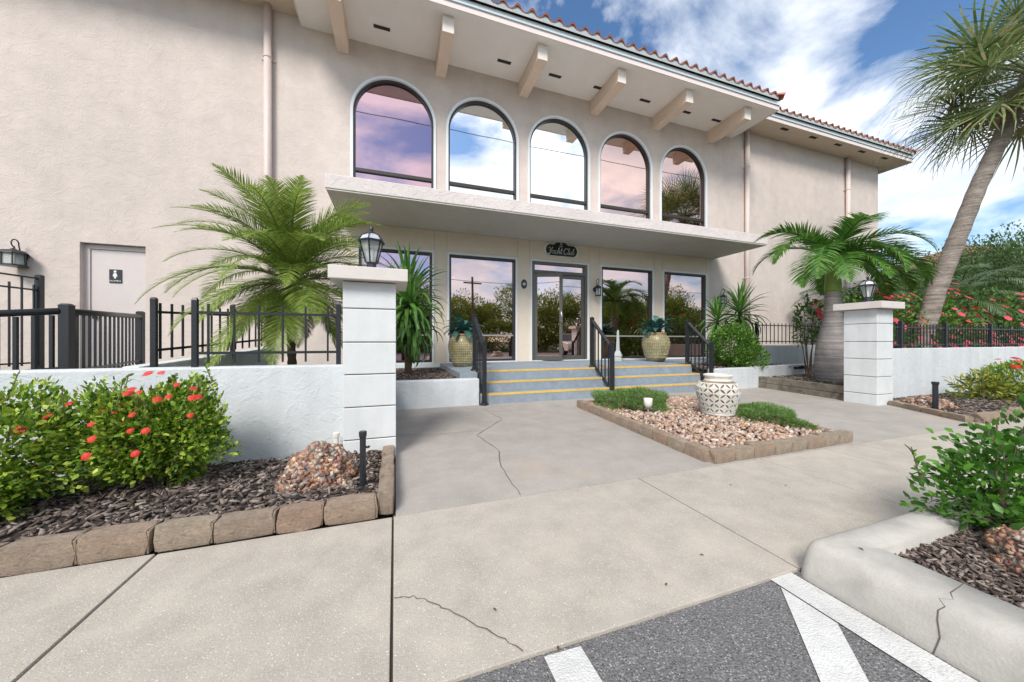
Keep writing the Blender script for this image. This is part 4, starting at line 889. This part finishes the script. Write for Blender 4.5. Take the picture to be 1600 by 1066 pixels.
# clipped round shrub
shrub('round_shrub', 'clipped rounded green shrub spilling over the low planter wall', 'shrub', (7.42, 5.85, .40), [((0, 0, .45), (.56, .5, .52), .8), ((.12, -.25, .18), (.46, .40, .33), .2)], 6500, .062, .75, F_box, 51, lump=.06)
shrub('yellow_shrub', 'low shrub with yellow-green leaves in the mulch before the white wall', 'shrub', (9.3, 2.85, .03), [((-.1, 0, .2), (.40, .28, .24), .6), ((.3, -.05, .12), (.3, .25, .14), .4)], 900, .085, .6, F_crot, 61, lump=.3)
shrub('ixora_bush', 'red-topped bush beside the yellow-leaved shrub', 'bush', (11.1, 2.95, .03), [((0, 0, .30), (.5, .4, .30), 1)], 2600, .06, .8, F_ix, 71, 18, 'ixora', P_red, fscale=1.6, ftop=1.2)
# juniper mounds
def juniper(label, c, rad, n, seed):
    t = thing('juniper_mound', label, 'juniper', c); P_, d = blob_points(np.array(c), np.array(rad), n, .22, .8, seed, c[2] - .02)
    k = len(P_); x = d * [1, 1, .6] + rng.normal(0, .45, (k, 3)) + [0, 0, .35]; x /= np.linalg.norm(x, axis=1, keepdims=True); F3 = frames(np.cross(x, rng.normal(0, 1, (k, 3))), np.zeros(k)); y = F3[:, :, 2]; z = np.cross(x, y); l = .042 * rng.uniform(.6, 1.3, k)
    V = []; Fs = []
    for (bx, by) in ((0, 0), (.3, .12), (.5, -.12), (.65, .1)):
        q = len(V); V += [(bx, 0, 0), (bx + .2, by * 1.2 - .05, .03), (bx + .36, by * 2.2, 0), (bx + .2, by * 1.2 + .05, -.03)]; Fs.append((q, q + 1, q + 2, q + 3))
    q = len(V); V += [(0, -.05, 0), (1, 0, 0), (0, .05, 0)]; Fs.append((q, q + 1, q + 2))
    o = scatter('sprays', V, Fs, P_, np.stack([x, y, z], 2) * l[:, None, None], F_jun, t); tag(o, kind='stuff')
    st_ = MB()
    for k in range(14): a = random.uniform(0, 6.28); st_.tube([c, (c[0] + rad[0] * .5 * math.cos(a), c[1] + rad[1] * .5 * math.sin(a), c[2] + .06), (c[0] + rad[0] * .85 * math.cos(a), c[1] + rad[1] * .85 * math.sin(a), c[2] + rad[2] * .4)], [.01, .007, .003], 4)
    tag(st_.build('stems', M_wood, t), kind='stuff')
juniper('rounded juniper mound by the middle handrail side of the pebble bed', (3.20, 4.08, .07), (.44, .46, .21), 20000, 5)
juniper('low spreading juniper mat beside the lattice urn', (4.17, 2.95, .06), (.28, .45, .13), 15000, 6)
# yuccas
ym = []
for k in range(5):
    mb = MB(); dr = .15 + .32 * k; p = Vector((0, 0, 0)); a = 0; prev = None
    for j in range(8):
        wv = .040 * [.7, .9, 1, 1, .92, .75, .45, .04][j]; cur = [p + Vector((0, -wv, .35 * wv)), p + Vector((0, 0, -.2 * wv)), p + Vector((0, wv, .35 * wv))]
        if prev: mb.quad(prev[0], prev[1], cur[1], cur[0]); mb.quad(prev[1], prev[2], cur[2], cur[1])
        prev = cur; p = p + Vector((math.cos(a), 0, -math.sin(a))) / 7; a += dr * (j / 7) * .75
    me = mb.mesh('leaf'); me.materials.append(F_yuc); ym.append(me)
def yucca(label, c, heads, group='spiky yuccas'):
    t = thing('yucca', label, 'yucca', c, group=group)
    for (dx_, dy_, h, n, L_, lowest) in heads:
        MB().tube([(0, 0, 0), (dx_ * .6, dy_ * .6, h * .5), (dx_, dy_, h)], [.06, .05, .04], 8).build('stem', M_fiber, t, world=False)
        for k in range(n):
            u = k / n; el = R(88 - (88 - lowest) * u + random.uniform(-8, 8)); o = link('leaf', ym[min(4, int(u * 4 + random.uniform(0, 1)))], None, t, False)
            o.location = (dx_, dy_, h - .35 * u * h * .6 + .02); o.rotation_euler = (0, -el, k * 2.39996); s = L_ * random.uniform(.8, 1.1); o.scale = (s, s, s)
yucca('tall spiky yucca behind the gate pillar next to the date palm', (.22, 6.45, .38), [(.0, 0, 1.42, 110, .95, -80), (.1, -.05, .95, 50, .75, -75)])
yucca('shorter spiky yucca right of the ground floor glass', (8.0, 6.75, .40), [(0, 0, 1.2, 75, .72, -60)])
yucca('taller spiky yucca before the downspout', (8.62, 6.6, .40), [(0, 0, 1.42, 85, .82, -70)])
# palms
def palm_trunk(name, pts, rs, m, t, rings=0, n=14):
    P_ = [Vector(p) for p in pts]; fine = []; fr = []
    for i in range(len(P_) - 1):
        for k in range(12):
            u = k / 12; fine.append(P_[i].lerp(P_[i + 1], u)); r = rs[i] + (rs[i + 1] - rs[i]) * u; fr.append(r * (1 + rings * (1 if k % 2 else -1)))
    fine.append(P_[-1]); fr.append(rs[-1]); return MB().tube(fine, fr, n).build(name, m, t, smooth=True, world=False)
dp = thing('date_palm', 'feathery green date palm growing behind the white wall and black fence', 'palm', (-1.15, 4.62, .5)); 
palm_trunk('trunk', [(.03, -.02, 0), (.0, 0, .6), (.02, 0, 1.22)], [.05, .042, .075], M_fiber, dp, .08)
dm = [frond_mesh('date_frond', 1.30, 62, .27, .0068, e, d_, F_date, vee=.25, hang=.14, rw=.012, petiole=.14, fwd=.75) for e, d_ in ((80, 1.35), (66, 1.5), (48, 1.5), (26, 1.5), (2, 1.2), (-25, .9))]
dyl = frond_mesh('date_frond_old', 1.0, 40, .26, .008, -10, .9, F_dateold, vee=.1, hang=.35, rw=.011, petiole=.15)
for k in range(84):
    u = k / 84; o = link('frond', dm[min(5, int(u * 6))], None, dp, False); o.location = (.02, 0, 1.24 - .1 * u); o.rotation_euler = (random.uniform(-.25, .25), random.uniform(-.08, .08), k * 2.39996 + random.uniform(-.15, .15)); s = random.uniform(.82, 1.12) * (1.0 - .12 * (u > .66)); o.scale = (s, s, s)
for k in range(7):
    o = link('old_frond', dyl, None, dp, False); o.location = (.02, 0, 1.14); o.rotation_euler = (0, random.uniform(0, .5), k * .9 + .5); s = random.uniform(.7, .95); o.scale = (s, s, s)
nb = MB()
for k in range(90):
    a = random.uniform(0, 6.28); e = random.uniform(-.4, .8); l = random.uniform(.2, .42); q = Vector((math.cos(a) * math.cos(e), math.sin(a) * math.cos(e), math.sin(e))); nb.tube([(.02, 0, 1.2), tuple(Vector((.02, 0, 1.22)) + q * l * .6), tuple(Vector((.02, 0, 1.2 - l * .2)) + q * l)], [.006, .004, .003], 4)
nb.build('flower_stalks', mat('stalk', (.24, .19, .06), .8, var=.3), dp, world=False)
# bottle palm
bp_ = thing('bottle_palm', 'bottle palm with swollen grey trunk and arching fronds behind the gate pillar', 'palm', (8.30, 4.42, .18))
palm_trunk('trunk', [(0, 0, 0), (.0, 0, .3), (.0, 0, .7), (.02, 0, 1.05), (.03, 0, 1.3), (.03, 0, 1.82)], [.255, .28, .255, .195, .15, .125], M_botbark, bp_, .012, 24)
MB().lathe([(.128, 1.80), (.135, 1.86), (.12, 2.1), (.085, 2.32), (.05, 2.42)], 18, (.03, 0, 0)).build('crownshaft', M_shaft, bp_, True, world=False)
bm_ = [frond_mesh('bottle_frond', 1.9, 56, .50, .020, e, d_, F_bot, vee=.3, hang=.22, rw=.026, petiole=.12, fwd=.6) for e, d_ in ((74, 2.1), (58, 2.4), (42, 2.4), (24, 1.9))]
for k, (az, mi, s) in enumerate([(172, 1, .96), (200, 2, .92), (232, 0, .85), (262, 2, .8), (285, 1, .9), (322, 2, 1.0), (342, 1, 1.02), (5, 1, 1.1), (35, 2, 1.0), (75, 0, .9), (120, 1, .9), (150, 0, .95), (188, 3, .85), (215, 3, .8), (300, 3, .85), (330, 3, .9), (352, 3, 1.0), (250, 3, .7)]):
    o = link('frond', bm_[mi], None, bp_, False); o.location = (.03, 0, 2.34); o.rotation_euler = (random.uniform(-.15, .15), 0, R(az)); o.scale = (s, s, s)
MB().tube([(.03, 0, 2.38), (.05, 0, 2.9)], [.016, .005], 6).build('spear_leaf', M_shaft, bp_, world=False)
# leaning cabbage palm
def fan_mesh(name, m, nseg=40, L_=.85, pet=1.05, droop=.9, elev=30, split=.45):
    mb = MB(); a = R(elev); p0 = Vector((0, 0, 0)); pts = [p0]; 
    for k in range(6): pts.append(pts[-1] + Vector((math.cos(a), 0, math.sin(a))) * pet / 6); a -= .06
    mb.tube(pts, [.02, .018, .016, .014, .013, .012, .010], 4); hub = pts[-1]; t = Vector((math.cos(a), 0, math.sin(a))); up_ = Vector((-math.sin(a), 0, math.cos(a)))
    for k in range(nseg):
        th = R(-155 + 310 * (k + .5) / nseg); l = L_ * (1 - .3 * abs(th / R(155)) ** 2) * random.uniform(.88, 1.08)
        d = (t * math.cos(th) + Vector((0, 1, 0)) * math.sin(th) + up_ * (.16 * math.cos(th) ** 2 + random.uniform(-.08, .08))).normalized(); q = hub + t * (.12 * max(0, math.cos(th))); sd_ = d.cross(up_).normalized(); prev = None; g_ = 0
        for j in range(6):
            u = j / 5; wv = sd_ * (.0175 * [.3, .9, 1.0, .8, .45, .04][j]); cur = (q - wv, q + wv + up_ * .004)
            if prev: mb.quad(prev[0], prev[1], cur[1], cur[0])
            prev = cur; q = q + d * l / 5; g_ = droop * max(0, u - split * .5) * random.uniform(.5, 1.4); d = (d + Vector((0, 0, -g_))).normalized()
    me = mb.mesh(name); me.materials.append(m); return me
sp = thing('cabbage_palm', 'tall leaning cabbage palm with ragged fan leaves above the flowering hedge', 'palm', (10.75, 4.1, 0))
palm_trunk('trunk', [(-.35, .1, 0), (.25, -.1, 2.1), (1.05, -.4, 4.3), (2.25, -.74, 6.75)], [.18, .15, .135, .13], M_bark, sp, .03, 16)
fmz = [fan_mesh('fan', F_sab, droop=d_, elev=e, L_=l_) for d_, e, l_ in ((1.1, 60, 1.15), (1.8, 35, 1.25), (2.5, 10, 1.3), (3.0, -20, 1.25))]; fdead = fan_mesh('fan_dead', F_dead, droop=1.6, elev=-45, L_=.9)
for k in range(50):
    u = k / 50; o = link('frond', fmz[min(3, int(u * 4))], None, sp, False); o.location = (2.3, -.75, 6.88 - .3 * u); o.rotation_euler = (random.uniform(-.5, .5), random.uniform(-.15, .15), k * 2.39996 + random.uniform(-.2, .2)); s = random.uniform(.9, 1.2); o.scale = (s, s, s)
for k in range(5):
    o = link('dead_frond', fdead, None, sp, False); o.location = (2.24, -.73, 6.65); o.rotation_euler = (0, random.uniform(-.6, .2), k * 1.2 + 2.2); s = random.uniform(.7, .9); o.scale = (s, s, s)
# flowering hedge behind the right fence
hx = [(9.1, 5.3, 1.5), (9.75, 4.5, 1.75), (10.9, 4.9, 1.95), (12.0, 4.6, 1.95), (13.4, 4.8, 2.0), (15.0, 4.6, 2.0), (16.8, 4.7, 2.1)]
hl = ['deep pink flowering hibiscus at the back of the bottle palm', 'red flowering hibiscus bush at the fence end by the pillar', 'red flowering hibiscus bush below the leaning palm trunk', 'red flowering hibiscus bush just past the leaning palm', 'pink flowering hibiscus bush midway along the picket fence', 'tall flowering hibiscus bush along the far picket fence', 'last flowering hibiscus bush at the far end of the picket fence']
for i, ((x, y, h), lb) in enumerate(zip(hx, hl)):
    shrub('hibiscus_bush', lb, 'bush', (x, y, .1), [((0, 0, h * .9), (.3, .28, h * .32), 1)] if i == 0 else [((0, 0, h * .55), (.75, .6, h * .52), .7), ((.3, -.2, h * .3), (.7, .5, h * .36), .3)], 420 if i == 0 else 3200, .09, .85, F_hib, 100 + i * 3, 9 if i == 0 else 38, 'hib', P_pink if i % 2 == 0 else P_red, 'flowering hibiscus bushes', fscale=1.0, fname='flower', ftop=.4)
# soft arching palms behind the hedge
am = [frond_mesh('soft_frond', 1.9, 40, .46, .013, e, d_, leaf('frond_soft', [(.06, .11, .04), (.11, .18, .065), (.18, .25, .10)]), vee=.1, hang=.5, rw=.02, petiole=.12) for e, d_ in ((75, 1.8), (60, 2.2), (48, 2.5))]
for i, (x, y, h, s0, lb) in enumerate([(15.2, 5.6, 1.6, 1.25, 'drooping feather palm behind the far picket fence'), (13.6, 6.6, 1.9, 1.1, 'feather palm beside the leaning trunk behind the hedge'), (18.5, 6.2, 2.0, 1.4, 'large feather palm at the far end of the hedge')]):
    t = thing('feather_palm', lb, 'palm', (x, y, 0)); palm_trunk('trunk', [(0, 0, 0), (.05, 0, h)], [.12, .08], M_bark, t, .03)
    for k in range(22): o = link('frond', am[k % 3], None, t, False); o.location = (.05, 0, h); o.rotation_euler = (random.uniform(-.2, .2), random.uniform(-.2, .2), k * 2.4); s = s0 * random.uniform(.8, 1.1); o.scale = (s, s, s)
# broadleaf trees
def tree(label, c, h, r, n, ln_, m, seed, group=None, tr=.14):
    t = thing('tree', label, 'tree', c, group=group); rg = np.random.default_rng(seed); mb = MB(); mb.tube([(0, 0, 0), (rg.normal(0, .1), rg.normal(0, .1), h * .3), (rg.normal(0, .2), rg.normal(0, .2), h * .55)], [tr, tr * .8, tr * .5], 8); Ps = []; Ds = []
    nb_ = 9
    for k in range(nb_):
        a = k * 2.4 + rg.uniform(-.3, .3); u = rg.uniform(.2, 1); rr = r * rg.uniform(.35, .75); cz = h * (.42 + .42 * rg.uniform()); cc = np.array([math.cos(a) * r * .62 * u, math.sin(a) * r * .62 * u, cz]); mb.tube([(0, 0, h * .35), tuple(cc * [.5, .5, .85]), tuple(cc)], [tr * .45, tr * .28, tr * .1], 6)
        P_, d = blob_points(cc, np.array([rr, rr, rr * .72]), n // nb_, .25, .35, seed * 7 + k); Ps.append(P_); Ds.append(d)
    mb.build('trunk', M_wood, t, world=False); P_ = np.vstack(Ps) + np.array(c); d = np.vstack(Ds); o = leaves('crown', P_, d, ln_, .6, m, None); o.parent = t; o.matrix_parent_inverse = Matrix.Translation(-Vector(c)); tag(o, kind='stuff')
tree('dark spreading tree beyond the feather palms', (31, 10.5, 0), 6.4, 4.0, 26000, .17, F_far, 3)
tree('dark round tree further off beyond the hedge', (42, 13.5, 0), 8.2, 5.0, 22000, .21, F_far, 4)
tree('bright green tree low behind the hedge', (20, 7.6, 0), 3.8, 2.1, 9000, .12, F_hib, 8)
tree('green tree just past the end of the clubhouse', (25.5, 11.5, 0), 5.0, 2.6, 9000, .14, F_hib, 9)
tree('dark tree low behind the leaning palm trunk', (30, 15.0, 0), 4.6, 3.2, 14000, .16, F_far, 12)
hs = thing('far_house', 'far house with red tiled roof among the trees', 'house', (61, 18, 0)); box('wall', M_wall, 57, 67, 15, 25, 0, 9.2, hs)
MB().add([(56, 14, 9.2), (68, 14, 9.2), (68, 26, 9.2), (56, 26, 9.2), (60, 20, 11.8), (64, 20, 11.8)], [(0, 1, 5, 4), (1, 2, 5), (2, 3, 4, 5), (3, 0, 4)]).build('roof', M_tile, hs)
for y in (17, 20, 23): box('window', M_frame, 56.95, 57.0, y - .6, y + .6, 5.5, 7.4, hs)
# what the windows mirror: trees, lamp post, wires and a car across the parking lot
for i in range(11):
    x = -9 + i * 4.3 + random.uniform(-.8, .8); tree('olive green tree in the row across the parking lot, mirrored in the glass', (x, -17 + random.uniform(-1.5, 1.5), 0), random.uniform(5.4, 7.4), random.uniform(2.7, 3.5), 9000, .25, F_oliv, 40 + i, 'trees across the parking lot')
for i in range(9):
    c = (-6 + i * 5.2, -14.5, 0); t = thing('hedge_bush', 'low olive bush under the trees across the parking lot', 'bush', c, group='bushes across the parking lot'); P_, d = blob_points(np.array(c) + [0, 0, 1.0], np.array([3.3, 1.0, 2.0]), 12000, .25, .4, 200 + i, .05); tag(leaves('foliage', P_, d, .2, .6, F_oliv, t), kind='stuff')
po = thing('utility_pole', 'wooden utility pole across the parking lot, mirrored in the ground floor glass', 'pole', (6.4, -13.2, 0)); MB().tube([(0, 0, 0), (0, 0, 6.6)], [.13, .09], 10).build('pole', M_wood, po, world=False); MB().box(-.8, .8, -.05, .05, 6.0, 6.12).build('cross_arm', M_wood, po, world=False)
for k, (y, z, sg_) in enumerate([(-13.2, 6.2, .5), (-6, 14.6, .3)]):
    o = MB().tube([(-40 + 10 * i, y, z + sg_ * ((i - 5) / 5) ** 2) for i in range(14)], .022, 5).build('power_line', M_black); tag(o, ['sagging power line on the utility pole across the lot', 'high overhead power line crossing above the parking lot'][k], 'wire')
def car(loc, rz, label):
    t = thing('parked_car', label, 'car', loc, rz); B = dict(world=False); paint = mat('car_paint', (.62, .60, .57), .3, coat=.6); dark = mat('car_glass', (.03, .035, .04), .08)
    prof_b = [(-2.2, .35), (-2.25, .6), (-2.2, .85), (-1.3, .98), (1.0, 1.0), (2.1, .95), (2.2, .7), (2.15, .35)]
    def ext(pr, hw, inset=0):
        n = len(pr); m = MB(); return m.add([(-hw, y, z) for y, z in pr] + [(hw, y, z) for y, z in pr], [tuple(range(n))[::-1], tuple(range(n, 2 * n))] + [(i, (i + 1) % n, n + (i + 1) % n, n + i) for i in range(n)])
    ext(prof_b, .88).build('body', paint, t, bevel=.07, seg=3, **B)
    cb = [(-1.25, .98, .80), (-.45, 1.45, .66), (1.0, 1.47, .66), (1.75, 1.0, .78)]; m = MB(); m.add([(s * w_, y, z) for s in (-1, 1) for y, z, w_ in cb], [(0, 1, 2, 3), (7, 6, 5, 4), (1, 5, 6, 2), (0, 4, 5, 1), (3, 2, 6, 7)]); m.build('cabin', dark, t, **B)
    MB().box(-.66, .66, -.42, .98, 1.455, 1.50).build('roof', paint, t, bevel=.02, **B)
    for sx in (-1, 1):
        MB().box(sx * .62 - .17, sx * .62 + .17, -2.262, -2.2, .66, .80).build('headlight', mat('headlight', (.8, .8, .8), .1), t, bevel=.02, **B)
        for y in (-1.4, 1.35):
            w1 = MB().lathe([(.32, -.1), (.33, -.06), (.33, .06), (.32, .1)], 20).build('wheel', mat('tyre', (.02, .02, .02), .9), t, **B); w1.location = (sx * .80, y, .33); w1.rotation_euler = (0, R(90), 0)
            MB().lathe([(.2, -.105), (.2, .105)], 12).build('rim', M_grey, w1, **B)
    MB().box(-.55, .55, -2.275, -2.2, .50, .64).build('grille', M_frame, t, **B); MB().box(-.8, .8, -2.29, -2.18, .34, .46).build('bumper', mat('bumper', (.1, .1, .1), .6), t, **B)
car((11.6, -6.2, 0), R(180), 'pale sedan parked across the lot, mirrored in the glass doors')
